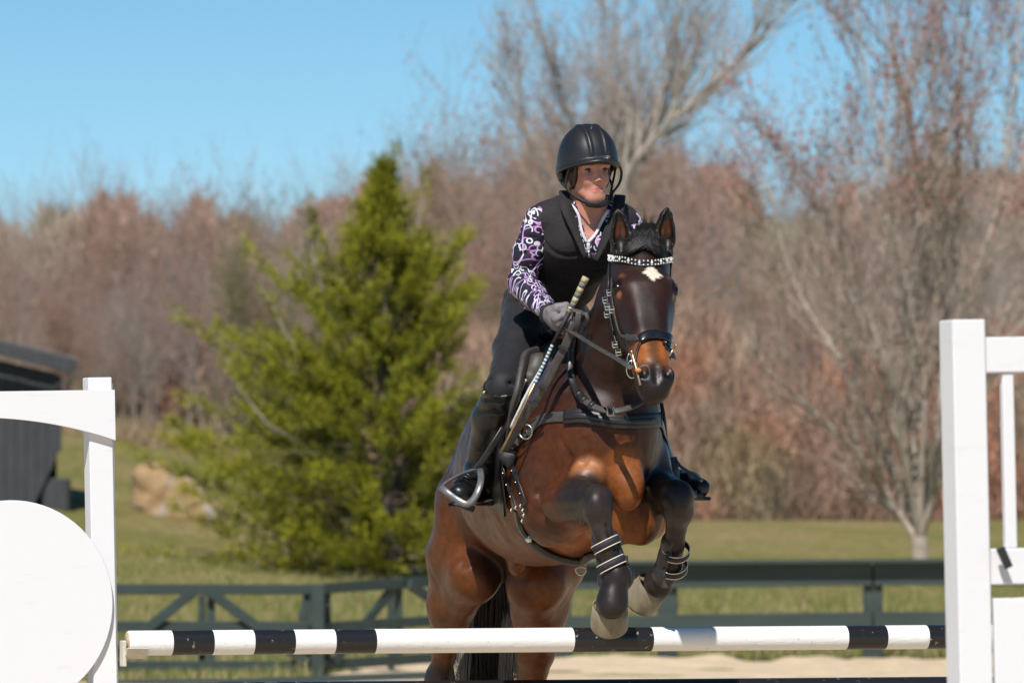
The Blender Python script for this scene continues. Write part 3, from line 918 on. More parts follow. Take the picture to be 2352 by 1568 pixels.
def pole(name, label, A, L, r, marks, mats, n=32, slope=0.0):
    """marks: list of (distance, material index of the piece that ends there)"""
    X = unit(JX + np.array([0, 0, slope])); Uz = unit(np.array([0, 0, 1.0]) - X * X[2]); Vn = np.cross(X, Uz)
    root = tag(empty(name, A), label, 'pole')
    m = MB(); V = []; F = []; fm = []
    ds = [0.0, .006]; mi = [marks[0][1]]
    prev = .006
    for (d, k) in marks:
        steps = max(1, int((d - prev) / .25))
        for i in range(steps): ds.append(prev + (d - prev) * (i + 1) / steps); mi.append(k)
        prev = d
    for i, d in enumerate(ds):
        rr = r * (.93 if i == 0 else 1) * (1 + .004 * sin(d * 5))
        for k in range(n):
            a = 2 * pi * k / n; V.append(A + X * d + (Uz * cos(a) + Vn * sin(a)) * rr)
    for i in range(len(ds) - 1):
        for k in range(n): F.append((i * n + k, (i + 1) * n + k, (i + 1) * n + (k + 1) % n, i * n + (k + 1) % n)); fm.append(mi[min(i, len(mi) - 1)])
    F.append(tuple(range(n))); fm.append(2); F.append(tuple((len(ds) - 1) * n + k for k in range(n))[::-1]); fm.append(2)
    return new_mesh('rail', V, F, mats, root, True, fmat=fm), root
def umark(u):   # distance along the pole at picture column u
    # x(t)=PLx+t cos, Y=19.6+t sin ; u-1176 = x/Y*FPX
    k = (u - 1176) / FPX; return (k * 19.6 - PL[0]) / (cos(JY) - k * sin(JY))
mk = [(393, 0), (487, 1), (580, 0), (673, 1), (766, 0), (859, 1), (1312, 0), (1493, 1), (1940, 0), (2030, 1), (2125, 0), (2215, 1), (2310, 0)]
marks = [(umark(u), k) for u, k in mk] + [(umark(2352) + .25, 1)]
pole('jump_pole', 'white jump pole with glossy black bands, the upper one the horse is clearing', PL, 0, .0405, marks, [M_PW, M_PB, M_END], slope=.0016)
A2 = W(600, 1594, 19.9) + 0 * JX
marks2 = [(.9, 1), (2.4, 1), (3.3, 1)]
pole('jump_pole', 'black lower jump pole just showing along the bottom edge', W(300, 1596, 20.6), 0, .043, [(3.4, 1)], [M_PW, M_PB, M_END], slope=-.0005)

TILT = roty(radians(-1.2))
def jbox(m, org, x0, x1, z0, z1, y0, y1, bev=.003):
    """box in a jump stand's own axes: x along the jump, z up, y away from the front face"""
    Rm = np.stack([JX, -JN, [0, 0, 1.0]], 1) @ TILT
    c = np.array([(x0 + x1) / 2, (y0 + y1) / 2, (z0 + z1) / 2])
    m.box(org + Rm @ c, (x1 - x0, y1 - y0, z1 - z0), Rm, bev=bev)
def jpt(org, x, y, z):
    Rm = np.stack([JX, -JN, [0, 0, 1.0]], 1) @ TILT
    return org + Rm @ np.array([x, y, z])
# left stand: origin at the top front right corner of its post
LO = W(257, 866, 19.62); pw = .089
s1 = 19.62 / FPX / cos(JY)
root = tag(empty('jump_stand', (LO[0], LO[1], 0)), 'white jump stand with an arched top board and a round panel, at the left', 'jump stand')
zf = -(LO[2] - .06)
m = MB(); jbox(m, LO, -.079, 0, zf, 0, 0, .079); m.build('post', M_WHITE, root)
m = MB(); jbox(m, LO, -1.02, -.941, zf, 0, 0, .079); m.build('post', M_WHITE, root)
# arch board
def zp(v): return (866 - v) * 19.62 / FPX
m = MB(); V = []; F = []; xs_ = np.linspace(-1.022, .003, 34)
def archz(x):
    c = -.5095; t_ = (x - c) / .5125; return zp(900) - .075 - .052 * (t_ * t_) ** 1.15 - .03 * t_ * t_
for x in xs_:
    zt = zp(895)
    for (yy, zz) in ((-.022, zt), (-.022, archz(x)), (-.001, archz(x)), (-.001, zt)):
        V.append(jpt(LO, x, yy, zz))
for i in range(len(xs_) - 1):
    for k in range(4): F.append((i * 4 + k, i * 4 + (k + 1) % 4, (i + 1) * 4 + (k + 1) % 4, (i + 1) * 4 + k))
F += [(3, 2, 1, 0), tuple((len(xs_) - 1) * 4 + k for k in range(4))]
m.add(V, F); m.build('arched_board', M_WHITE, root)
# round panel
m = MB(); cz = zp(1381); cx_ = -.5095 + .17; R_ = .337; V = []; F = []; n = 72
cx_ = -.352
for yy, rr in ((-.020, R_ - .002), (-.017, R_), (-.001, R_)):
    for k in range(n): a = 2 * pi * k / n; V.append(jpt(LO, cx_ + rr * cos(a), yy, cz + rr * sin(a)))
F.append(tuple(range(n)))
for q in range(2):
    for k in range(n): F.append((q * n + k, q * n + (k + 1) % n, (q + 1) * n + (k + 1) % n, (q + 1) * n + k))
F.append(tuple(2 * n + k for k in range(n))[::-1]); m.add(V, F)
m.build('round_panel', M_WHITE, root)
m = MB(); jbox(m, LO, -.94, -.08, zp(1610), zp(1585), .02, .06); m.build('cross_bar', M_WHITE, root)
for (z0_, z1_) in ((.0, .06),):
    m = MB(); jbox(m, LO, -.10, .02, zf - .05, zf + .03, -.30, .38, .005); m.build('foot', M_WHITE, root)
    m = MB(); jbox(m, LO, -1.04, -.92, zf - .05, zf + .03, -.30, .38, .005); m.build('foot', M_WHITE, root)
m = MB(); jbox(m, LO, .001, .006, zf + .1, -.02, .012, .045, .001); m.build('cup_track', M_WHITE, root)
# jump cup
M_CUP = mat_noise('cup_plastic', (.50, .46, .36), (.62, .58, .48), 30, .5, .1)
root = tag(empty('jump_cup', W(300, 1500, 19.6)), 'cream jump cup carrying the left end of the striped pole', 'jump cup')
m = MB(); c = W(283, 1500, 19.6); m.box(c, (.012, .05, .085), np.stack([JX, -JN, [0, 0, 1]], 1), bev=.003); m.build('back_plate', M_CUP, root)
m = MB(); V = []; F = []
pc = PL + JX * .0
prof = [(-1.25, .0465), (-.8, .0445), (0, .044), (.8, .0445), (1.25, .0465)]
for xx in (-.012, .060):
    for rr2 in (0, .007):
        for (a, r2) in prof:
            V.append(pc + JX * xx + (np.array([0, 0, -1]) * cos(a) + JN * sin(a)) * (r2 + rr2))
def iv(x, q, k): return x * 10 + q * 5 + k
for k in range(4):
    F += [(iv(0, 1, k), iv(0, 1, k + 1), iv(1, 1, k + 1), iv(1, 1, k)), (iv(0, 0, k), iv(1, 0, k), iv(1, 0, k + 1), iv(0, 0, k + 1)),
          (iv(0, 0, k), iv(0, 0, k + 1), iv(0, 1, k + 1), iv(0, 1, k)), (iv(1, 0, k), iv(1, 1, k), iv(1, 1, k + 1), iv(1, 0, k + 1))]
F += [(iv(0, 0, 0), iv(0, 1, 0), iv(1, 1, 0), iv(1, 0, 0)), (iv(0, 0, 4), iv(1, 0, 4), iv(1, 1, 4), iv(0, 1, 4))]
m.add(V, F); m.build('cup', M_CUP, root)

# right stand, nearer the camera
NYR = 14.6
RO = W(2188, 734, NYR)
def zq(v): return (734 - v) * NYR / FPX
sx_ = NYR / FPX / cos(JY)
root = tag(empty('jump_stand', (RO[0], RO[1], 0)), 'white jump stand with slats and a solid lower panel, nearest at the right edge', 'jump stand')
zf = -(RO[2] - .06)
m = MB(); jbox(m, RO, 0, 77 * sx_, zf, 0, 0, .089); m.build('post', M_WHITE, root)
m = MB(); jbox(m, RO, .90, .985, zf, 0, 0, .089); m.build('post', M_WHITE, root)
m = MB(); jbox(m, RO, 77 * sx_ + .001, .899, zq(857), zq(775), .012, .05); m.build('top_rail', M_WHITE, root)
m = MB(); jbox(m, RO, 77 * sx_ + .001, .899, zq(1345), zq(1262), .012, .05); m.build('middle_rail', M_WHITE, root)
for k in range(5):
    x0 = 122 * sx_ + k * .155
    m = MB(); jbox(m, RO, x0, x0 + 27 * sx_, zq(1261.5), zq(857.5), .018, .040); m.build('slat', M_WHITE, root)
m = MB(); jbox(m, RO, 77 * sx_ + .012, .89, zf + .1, zq(1376), .012, .030); m.build('lower_panel', M_WHITE, root)
m = MB(); jbox(m, RO, -.02, .12, zf - .05, zf + .03, -.32, .40, .005); m.build('foot', M_WHITE, root)
m = MB(); jbox(m, RO, .88, 1.0, zf - .05, zf + .03, -.32, .40, .005); m.build('foot', M_WHITE, root)
M_PIN = mat_noise('black_plastic', (.012, .011, .013), (.02, .02, .02), 30, .45, .1)
m = MB(); a = W(2297, 1257, NYR + .010); b = W(2317, 1303, NYR + .012); board(a, b, .020, .02, m, .002)
tag(m.build('cup_pin', M_PIN), 'short black pin hooked over the middle rail of the right stand', 'pin')
# ------------------------------------------------------------------ the horse
YAW, PIT = radians(17), radians(11)
Fh = np.array([sin(YAW), -cos(YAW), 0])
Lv = np.array([cos(YAW), sin(YAW), 0])
Fv = Fh * cos(PIT) + np.array([0, 0, sin(PIT)])
Uv = -Fh * sin(PIT) + np.array([0, 0, cos(PIT)])
GP = W(1332, 1290, 20.35)
RB = np.stack([Fv, Lv, Uv], 1)
def B(f, l, u): return GP + Fv * f + Lv * l + Uv * u

H = Sdf()
# trunk
F2 = Fh * cos(radians(2)) + np.array([0, 0, sin(radians(2))]); U2 = -Fh * sin(radians(2)) + np.array([0, 0, cos(radians(2))])
H.ell(B(-.36, 0, .385), (.60, .262, .325), np.stack([F2, Lv, U2], 1))
H.ell(B(-.36, 0, .43), (.58, .21, .30), RB, k=.06)
H.ell(B(-.02, 0, .40), (.45, .235, .375), RB, k=.08)
H.ell(B(.20, 0, .36), (.30, .215, .27), RB, k=.08)
H.chain([B(-.45, 0, .66), B(-.12, 0, .68), B(.1, 0, .64)], [.06, .065, .06], k=.10)
H.ell(B(-.95, 0, .43), (.34, .150, .25), RB, k=.10)
# shoulders and breast
for s in (-1, 1):
    H.ell(B(.10, s * .165, .40), (.17, .085, .26), RB @ roty(radians(-18)), k=.07)
    H.ell(B(.17, s * .18, .19), (.14, .085, .13), RB, k=.06)
H.ell(W(1352, 1098, 19.99), (.078, .07, .062), k=.025)
H.ell(W(1440, 1112, 20.0), (.062, .06, .088), RB, k=.025)
H.ell(W(1470, 1185, 20.12), (.07, .08, .10), RB, k=.04)
H.ell(W(1395, 1190, 20.12), (.09, .08, .10), RB, k=.05)
H.cone(W(1399, 1075, 19.93), W(1402, 1190, 20.0), .004, .004, k=.03, op='sub')
H.cone(W(1400, 990, 19.93), W(1398, 1060, 19.91), .004, .003, k=.04, op='sub')
# neck
NK = [B(.02, 0, .46), W(1385, 905, 20.2), W(1416, 800, 20.08), W(1442, 700, 19.99), W(1460, 625, 19.93), W(1474, 580, 19.88)]
H.chain(NK, [.235, .195, .155, .122, .098, .08], k=.10, n=Lv, flat=.80)
H.cone(W(1300, 905, 20.12), W(1290, 830, 20.25), .05, .05, k=.08)
# head
P0 = W(1474, 556, 19.83); P1 = W(1511, 900, 19.43)
HL = float(np.linalg.norm(P1 - P0)); Ah = (P1 - P0) / HL
lat = np.array([cos(radians(11)), sin(radians(11)), 0]); lat = unit(lat - Ah * (lat @ Ah))
Nh = np.cross(lat, Ah); Nh = Nh if Nh[1] < 0 else -Nh
RH = np.stack([Ah, Nh, lat], 1)
def Q(a, n, l): return P0 + Ah * a + Nh * n + lat * l
HD = Sdf()
def hd(S_):
    S_.ell(Q(.11, -.085, 0), (.12, .105, .085), RH, k=.06)
    S_.ell(Q(.20, -.075, 0), (.15, .078, .087), RH, k=.04)
    for s in (-1, 1):
        S_.ell(Q(.175, -.035, s * .074), (.055, .035, .030), RH, k=.03)       # orbit
        S_.ell(Q(.215, -.160, s * .053), (.12, .10, .036), RH, k=.05)        # cheek
        S_.cone(Q(.24, -.075, s * .072), Q(.37, -.075, s * .053), .018, .010, k=.035)
        S_.cone(Q(.20, -.012, s * .040), Q(.50, -.016, s * .024), .024, .018, k=.05)
    S_.chain([Q(.2, -.06, 0), Q(.36, -.065, 0), Q(.50, -.055, 0), Q(.58, -.052, 0)], [.075, .058, .050, .050], k=.05)
    S_.chain([Q(.30, -.15, 0), Q(.45, -.115, 0), Q(.56, -.10, 0)], [.05, .04, .034], k=.05)
    S_.ell(Q(.563, -.045, 0), (.056, .048, .053), RH, k=.03)
    S_.ell(Q(.603, -.058, 0), (.026, .034, .036), RH, k=.025)
    S_.ell(Q(.578, -.104, 0), (.032, .026, .027), RH, k=.02)
    for s in (-1, 1):
        S_.ell(Q(.560, -.020, s * .040), (.038, .032, .026), RH, k=.015)       # nostril wing
        S_.ell(Q(.562, .012, s * .046), (.029, .028, .0160), RH @ rotx(radians(s * 32)) @ rotz(radians(-8)), k=.010, op='sub')
        S_.ell(Q(.180, -.012, s * .098), (.024, .023, .012), RH, k=.010, op='sub')
        S_.cone(Q(.155, -.026, s * .093), Q(.205, -.038, s * .094), .0055, .005, k=.015)  # brow ridge
    S_.cone(Q(.630, -.078, -.045), Q(.630, -.078, .045), .004, .004, k=.012, op='sub')
    S_.cone(Q(.545, .012, 0), Q(.600, .0, 0), .006, .004, k=.022, op='sub')
hd(H)
H.cone(W(1472, 600, 19.90), Q(.16, -.14, 0), .075, .075, k=.06)              # throat latch
# ears
EARS = []
for (ub, vb, ut, vt, yb, yt, s) in ((1427, 578, 1421, 480, 19.87, 19.86, -1), (1527, 572, 1531, 478, 19.90, 19.88, 1)):
    eb = W(ub, vb, yb); et = W(ut, vt, yt); m = eb * .5 + et * .5
    ax = unit(et - eb)
    face = unit(np.array([s * .15 + .1, -1, .05])); face = unit(face - ax * (face @ ax)); side = np.cross(face, ax)
    Rm = np.stack([ax, face, side], 1)
    L = np.linalg.norm(et - eb)
    tip = et + side * (-s) * .004
    H.chain([eb - ax * L * .1, eb + ax * L * .25, eb + ax * L * .50 + side * s * .003, eb + ax * L * .80, tip], [.026, .0315, .030, .0185, .005], k=.02)
    H.chain([eb + ax * L * .05 + face * .030, eb + ax * L * .28 + face * .027, eb + ax * L * .52 + side * s * .003 + face * .024, eb + ax * L * .80 + face * .014, tip + face * .006], [.014, .0235, .0225, .0125, .002], k=.005, op='sub')
    EARS.append((eb, et, face, side))
# forelegs: right (picture left), left (picture right)
EL_R = W(1268, 1190, 20.20); KN_R = W(1374, 1152, 19.74); FT_R = W(1418, 1324, 19.72); PA_R = W(1408, 1366, 19.715)
H.chain([W(1262, 1120, 20.18), EL_R], [.085, .080], k=.05)
H.cone(W(1257, 1232, 20.22), W(1275, 1190, 20.12), .026, .055, k=.04)
H.cone(W(1292, 1150, 20.02), KN_R, .074, .047, k=.012)
H.cone(W(1300, 1118, 20.0), W(1352, 1118, 19.82), .034, .026, k=.03)
H.cone(W(1290, 1215, 20.14), W(1345, 1195, 20.0), .045, .035, k=.03)
H.ell(W(1370, 1143, 19.74), (.051, .050, .044), k=.02)
H.ell(W(1372, 1172, 19.725), (.048, .047, .042), k=.02)
H.ell(W(1369, 1160, 19.70), (.030, .026, .040), k=.02)
H.cone(W(1340, 1195, 19.80), W(1350, 1180, 19.76), .016, .02, k=.02)
H.chain([W(1376, 1190, 19.73), W(1392, 1252, 19.72), W(1411, 1308, 19.72)], [.040, .031, .034], k=.02)
H.chain([W(1374, 1210, 19.775), W(1394, 1262, 19.765), W(1412, 1312, 19.76)], [.020, .020, .024], k=.012)
H.cone(W(1392, 1205, 19.70), W(1409, 1262, 19.70), .003, .003, k=.012, op='sub')
H.ell(FT_R + [0, .005, 0], (.041, .046, .044), k=.02)
H.chain([FT_R, PA_R, W(1404, 1385, 19.72)], [.038, .044, .050], k=.02)
HX_R = unit(np.array([-.06, 1.0, -1])); H.ell(W(1407, 1388, 19.70), (.049, .049, .040), np.stack([unit(np.cross(HX_R, [0, 1, 0])), unit(np.cross(HX_R, np.cross(HX_R, [0, 1, 0]))), HX_R], 1), k=.02)
EL_L = W(1492, 1195, 20.36); KN_L = W(1556, 1138, 19.90); FT_L = W(1534, 1306, 20.06); PA_L = W(1512, 1334, 20.12)
H.chain([W(1474, 1070, 20.28), W(1482, 1150, 20.28)], [.090, .092], k=.06)
H.ell(W(1492, 1180, 20.28), (.062, .10, .085), k=.04)
H.cone(W(1486, 1225, 20.38), W(1495, 1170, 20.2), .018, .05, k=.04)
H.cone(W(1505, 1130, 20.20), KN_L, .080, .052, k=.03)
H.ell(W(1555, 1143, 19.91), (.053, .055, .050), k=.02)
H.ell(W(1558, 1174, 19.91), (.049, .048, .042), k=.02)
H.ell(W(1560, 1160, 19.87), (.028, .026, .040), k=.02)
H.chain([W(1559, 1180, 19.92), W(1547, 1250, 20.0), W(1537, 1298, 20.05)], [.040, .031, .033], k=.03)
H.ell(FT_L, (.044, .050, .044), k=.02)
H.chain([FT_L, PA_L], [.040, .044], k=.02)
HF_L = unit(W(1484, 1376, 20.27) - W(1520, 1345, 20.18))
HX_L = unit(np.array([-.55, .70, -.72])); H.ell(W(1513, 1341, 20.115), (.048, .048, .038), np.stack([unit(np.cross(HX_L, [0, 1, 0])), unit(np.cross(HX_L, np.cross(HX_L, [0, 1, 0]))), HX_L], 1), k=.02)
# hindquarters
H.chain([B(-.98, -.07, .38), W(1072, 1270, 21.36), W(1085, 1322, 21.24)], [.135, .126, .085], k=.08)
H.chain([W(1062, 1290, 21.45), W(1034, 1385, 21.48), W(1020, 1470, 21.60), W(1016, 1530, 21.68)], [.125, .080, .046, .040], k=.07)
H.cone(W(1090, 1325, 21.22), W(1040, 1410, 21.50), .080, .052, k=.06)
HK_R = W(1010, 1560, 21.72)
H.ell(HK_R, (.048, .065, .07), k=.03)
H.cone(W(1012, 1535, 21.80), W(1012, 1560, 21.80), .028, .035, k=.03)
H.chain([HK_R, W(1004, 1640, 21.76), W(1000, 1770, 21.80)], [.050, .036, .034], k=.03)
H.ell(W(1000, 1800, 21.81), (.044, .050, .046), k=.02)
H.chain([W(1000, 1800, 21.81), W(998, 1850, 21.84)], [.038, .044], k=.02)
H.chain([B(-.92, .10, .42), W(1252, 1280, 21.18), W(1240, 1340, 21.08)], [.15, .130, .092], k=.08)
H.chain([W(1257, 1290, 21.25), W(1243, 1400, 21.30), W(1230, 1490, 21.45), W(1219, 1580, 21.6)], [.125, .088, .068, .046], k=.07)
H.cone(W(1222, 1345, 21.08), W(1235, 1430, 21.35), .088, .072, k=.06)
HK_L = W(1216, 1620, 21.66)
H.ell(HK_L, (.050, .065, .072), k=.03)
H.chain([HK_L, W(1213, 1720, 21.7), W(1210, 1850, 21.74)], [.050, .036, .034], k=.03)
H.ell(W(1210, 1880, 21.75), (.044, .050, .046), k=.02)
H.chain([W(1210, 1880, 21.75), W(1208, 1930, 21.78)], [.038, .044], k=.02)
# sheath, flank folds, gullies between muscles
H.ell(W(1188, 1296, 20.95), (.034, .06, .042), k=.03)
H.ell(W(1196, 1303, 20.88), (.016, .03, .016), k=.01, op='sub')
H.chain([W(1236, 1130, 20.06), W(1246, 1108, 20.03), W(1275, 1098, 19.99), W(1325, 1102, 19.95)], [.004] * 4, k=.022, op='sub')
H.cone(W(1322, 1128, 19.96), W(1400, 1130, 19.95), .004, .004, k=.02, op='sub')
H.cone(W(1240, 1180, 20.05), W(1240, 1060, 20.02), .004, .004, k=.05, op='sub')
H.cone(W(1020, 1180, 21.2), W(1062, 1290, 21.15), .006, .004, k=.05, op='sub')
# tail dock
H.chain([B(-1.22, 0, .55), B(-1.34, 0, .50), B(-1.40, 0, .36), B(-1.38, 0, .18)], [.06, .045, .035, .02], k=.05)
for s in (-1, 1):      # edge of the shoulder blade, fold behind the elbow
    q_ = [B(.00, s * .20, .60), B(-.05, s * .262, .46), B(-.06, s * .272, .30), B(-.02, s * .25, .15)]
    q_ = H.project(np.array(q_), .0)[0]; H.chain(list(q_), [.004] * 4, k=.045, op='sub')
    q_ = H.project(np.array([B(.20, s * .2, .50), B(.10, s * .25, .42), B(.06, s * .27, .30)]), .0)[0]; H.chain(list(q_), [.003] * 3, k=.035, op='sub')
for pts_ in ([(1345, 1010, 19.95), (1352, 1040, 19.95), (1340, 1065, 19.95)], [(1290, 1010, 20.0), (1310, 1050, 19.98), (1300, 1080, 19.98)], [(1425, 1010, 19.95), (1418, 1060, 19.95)]):
    q_ = H.project(np.array([W(*p) for p in pts_]), 0.0)[0]; H.chain(list(q_), [.003] * len(q_), k=.022, op='sub')
def vein(P):
    return .0030 * vnoise(P, 15, 3) + .0014 * vnoise(P * [1, 1, .5], 36, 5)
_a, _b = B(-1.3, -.3, -.2), B(.4, .3, .8)
H.fn(vein, np.minimum(_a, _b) - .2, np.maximum(_a, _b) + .2, op='disp')

horse = tag(empty('horse', GP - [0, 0, .0]), 'bay horse with a small white star jumping towards the camera', 'horse')
HV, HF = H.mesh(0.0068)

# --- coat colour, by anatomy, with some highlights and shade painted in
def segd(P, a, b):
    a = np.array(a); b = np.array(b); ab = b - a
    t = np.clip((P - a) @ ab / (ab @ ab), 0, 1)
    return np.linalg.norm(P - a - t[:, None] * ab, axis=1)
def near(P, pts, r0, r1):
    d = np.min([segd(P, pts[i], pts[i + 1]) for i in range(len(pts) - 1)], axis=0)
    return 1 - sstep(d, r0, r1)
def coat(P):
    n = vnoise(P, 9, 1) * .5 + vnoise(P, 23, 2) * .3
    C = np.tile(np.array([.086, .0245, .0065]), (len(P), 1))
    def put_(w, c):
        nonlocal C
        w = np.clip(w, 0, 1)[:, None]; C = C * (1 - w) + np.array(c) * w
    loc = (P - GP) @ RB
    put_(.8 * sstep(loc[:, 2], .30, .68) * (loc[:, 0] > -1.5), (.034, .013, .007))           # darker topline
    put_(.9 * (1 - sstep(loc[:, 2], .02, .42)) * (1 - sstep(loc[:, 0], .05, .3)), (.145, .046, .010))
    put_(.75 * sstep(-loc[:, 0], .5, .9) * (1 - sstep(loc[:, 2], .15, .5)), (.135, .043, .010))  # thighs
    put_(.9 * near(P, NK, .16, .30) * sstep(P[:, 2], 1.45, 1.62), (.024, .0095, .0065))
    put_(.85 * near(P, [W(1352, 1090, 19.95), W(1352, 1110, 19.95)], .04, .075), (.40, .165, .065))  # highlight on the breast muscle, painted into the coat
    put_(.85 * near(P, [W(1440, 1085, 19.95), W(1440, 1140, 19.95)], .05, .11), (.30, .100, .026))  # orange highlight on the other breast muscle, also painted
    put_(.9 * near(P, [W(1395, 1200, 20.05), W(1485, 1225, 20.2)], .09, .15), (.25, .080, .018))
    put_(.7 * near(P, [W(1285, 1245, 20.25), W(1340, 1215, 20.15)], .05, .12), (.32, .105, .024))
    put_(.8 * near(P, [W(1500, 1010, 20.2), W(1510, 1110, 20.1)], .06, .16), (.040, .015, .009))  # shadow below the head, painted as darker coat on this shoulder
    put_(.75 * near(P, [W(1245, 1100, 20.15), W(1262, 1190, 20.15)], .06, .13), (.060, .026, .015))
    # black points, plus painted knee highlights and groin shade
    blk = (.023, .017, .0155)
    put_(near(P, [W(1345, 1150, 19.9), KN_R, FT_R, PA_R], .075, .125), blk)
    put_(near(P, [W(1540, 1125, 20.1), KN_L, FT_L, PA_L], .080, .115), blk)
    put_(.55 * near(P, [KN_R, W(1376, 1190, 19.70)], .03, .07), (.055, .042, .040))  # painted highlight on the front of the knee
    put_(.55 * near(P, [W(1564, 1180, 19.88), W(1564, 1190, 19.88)], .03, .06), (.055, .042, .040))  # same painted highlight on the other knee
    put_(near(P, [HK_R, W(1000, 1850, 21.84)], .08, .14), blk)
    put_(near(P, [HK_L, W(1208, 1930, 21.78)], .08, .14), blk)
    put_(.85 * near(P, [W(1155, 1300, 21.2), W(1150, 1340, 21.3)], .06, .15), (.030, .018, .014))  # shade between the hind legs, painted as dark coat
    # head
    hl = (P - P0) @ RH
    inh = near(P, [Q(0, -.08, 0), Q(.3, -.1, 0), Q(.62, -.06, 0)], .12, .15)
    put_(inh, (.027, .0108, .0068))
    put_(inh * .55 * (1 - sstep(np.abs(hl[:, 2]), .02, .05)) * sstep(hl[:, 0], .2, .3), (.014, .009, .008))
    put_(inh * .7 * sstep(np.abs(hl[:, 2]), .05, .085) * sstep(hl[:, 0], .10, .2) * (1 - sstep(hl[:, 0], .3, .42)), (.034, .013, .008))
    put_(inh * sstep(hl[:, 0], .375, .455) * (.35 + .65 * sstep(np.abs(hl[:, 2]), .004, .034)), (.36, .115, .026))
    put_(inh * .9 * sstep(hl[:, 0] + .25 * np.minimum(hl[:, 1], 0) , .485, .555), (.020, .014, .013))
    put_(inh * sstep(hl[:, 0], .545, .562), (.016, .012, .012))
    for s in (-1, 1):
        put_(.8 * near(P, [Q(.220, -.018, s * .086), Q(.226, -.022, s * .078)], .008, .018), (.30, .115, .040))
        put_(.7 * near(P, [Q(.150, -.008, s * .076), Q(.170, -.002, s * .066)], .006, .016), (.22, .075, .024))
        put_(near(P, [Q(.180, -.020, s * .092), Q(.190, -.022, s * .092)], .020, .026), (.006, .0045, .004))
        put_(near(P, [Q(.562, -.006, s * .046), Q(.568, -.008, s * .048)], .012, .020), (.004, .003, .003))
    put_(inh * (1 - sstep(hl[:, 0] + .35 * np.abs(hl[:, 2]), .068, .090)), (.010, .008, .007))
    # star: ragged diamond on the forehead
    th = np.arctan2(hl[:, 0] - .154, hl[:, 2] - .020)
    rr = np.abs(hl[:, 2] - .020) / .039 + np.abs(hl[:, 0] - .154) / .044 + .20 * vnoise(np.stack([th * 9, rrn(P) * 3, th], 1), 1.0, 7)
    put_(inh * (1 - sstep(rr, .78, 1.0)) * (hl[:, 1] > -.07), (.74, .69, .58))
    # ears
    for (eb, et, face, side) in EARS:
        ee = near(P, [eb, et], .045, .06)
        put_(ee, (.014, .010, .009))
        m = eb * .62 + et * .38
        put_(.85 * near(P, [m + face * .004 - side * .012, eb * .35 + et * .65 - side * .008], .003, .012), (.12, .036, .010))
        put_(.85 * near(P, [m + face * .004 + side * .014, eb * .35 + et * .65 + side * .010], .003, .011), (.17, .052, .014))
    C *= (1 + .30 * n)[:, None]
    return np.clip(C, 0, 1)
def rrn(P): return P[:, 0] * 30
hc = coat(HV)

t = NT('bay_coat')
att = t.n("ShaderNodeAttribute", attribute_name='coat')
co = t.coord()
hair = t.noise(420, 3, .7, t.mapping(co, (1, 1, .12)))
dap = t.noise(14, 4, .6, co)
c = t.mix(t.math('MULTIPLY', hair.outputs[0], .16), att.outputs[0], t.mix(1.0, att.outputs[0], (.45, .42, .42), 'MULTIPLY'))
dap2 = t.noise(38, 4, .65, co)
c = t.mix(1.0, c, t.ramp(dap2.outputs[0], [(.28, (.60, .57, .54)), (.72, (1.08, 1.04, 1.0))]), 'MULTIPLY')
t.base(c)
t.rough(t.ramp(dap.outputs[0], [(.3, (.33,) * 3), (.7, (.52,) * 3)]))
t.setp("Specular IOR Level", .27)
t.setp("Coat Weight", .04); t.setp("Coat Roughness", .32)
h2 = t.n("ShaderNodeMath", operation='ADD'); t.l(t.math('MULTIPLY', hair.outputs[0], .6), h2.inputs[0])
t.l(t.noise(46, 6, .7, t.mapping(co, (1, 1, .6))).outputs[0], h2.inputs[1])
t.bump(h2.outputs[0], .28, .0022)
M_COAT = t.m
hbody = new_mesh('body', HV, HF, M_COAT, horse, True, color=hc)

# eyes
t = NT('horse_eye'); t.base((.010, .005, .004)); t.rough(.22); t.setp("Specular IOR Level", .35); M_EYE = t.m
for s in (-1, 1):
    m = MB(); m.ball(Q(.186, -.028, s * .0885), .0235, nu=20, nv=14); m.build('eye', M_EYE, horse, True)
    m = MB()
    for q in range(9):   # lashes
        a = Q(.160 + .004 * q, -.022 + .0015 * q, s * .102); m.tube([a, a + lat * s * .006 + Nh * .005 + Ah * (-.002 + .0005 * q)], [.0009, .0004], 4)
    m.build('eyelashes', M_EYE, horse)

# hooves
M_HOOF = mat_noise('hoof_horn', (.12, .098, .060), (.26, .22, .145), 22, .5, .25, 90, .002, (1, 1, .25))
def hoof(c, axis, front, r=.062, L=.078):
    axis = unit(axis); front = unit(front - axis * (np.array(front) @ axis)); side = np.cross(axis, front)
    m = MB(); n = 28; V = []; prof = [(0, .88), (.05, .93), (.5, .98), (.92, 1.03), (1.0, 1.01)]
    for (tt, rr) in prof:
        for k in range(n):
            a = 2 * pi * k / n; ca, sa = cos(a), sin(a)
            heel = .80 if ca < 0 else 1.0
            slope = (.022 * tt if ca > 0 else .012 * tt)
            lift = -.34 * L * (ca < 0) * (-ca) * (1 - tt) * 0
            sq = L * tt * (1.0 if ca > -.2 else .78)
            V.append(c + front * (ca * r * rr * heel + slope) + side * sa * r * rr * .98 + axis * (sq + lift) + axis * (.012 * (1 - ca) * (tt == 0)))
    F = [(i * n + k, i * n + (k + 1) % n, (i + 1) * n + (k + 1) % n, (i + 1) * n + k) for i in range(len(prof) - 1) for k in range(n)]
    V.append(c + axis * (L * .80)); V.append(c)
    base = (len(prof) - 1) * n
    F += [(base + k, base + (k + 1) % n, len(V) - 2) for k in range(n)]
    F += [(k, (k + 1) % n, len(V) - 1) for k in range(n)]
    m.add(V, F)
    return m.build('hoof', M_HOOF, horse, True)
hoof(W(1402, 1386, 19.735), HX_R, np.array([.02, -1, -.2]), .0625, .078)
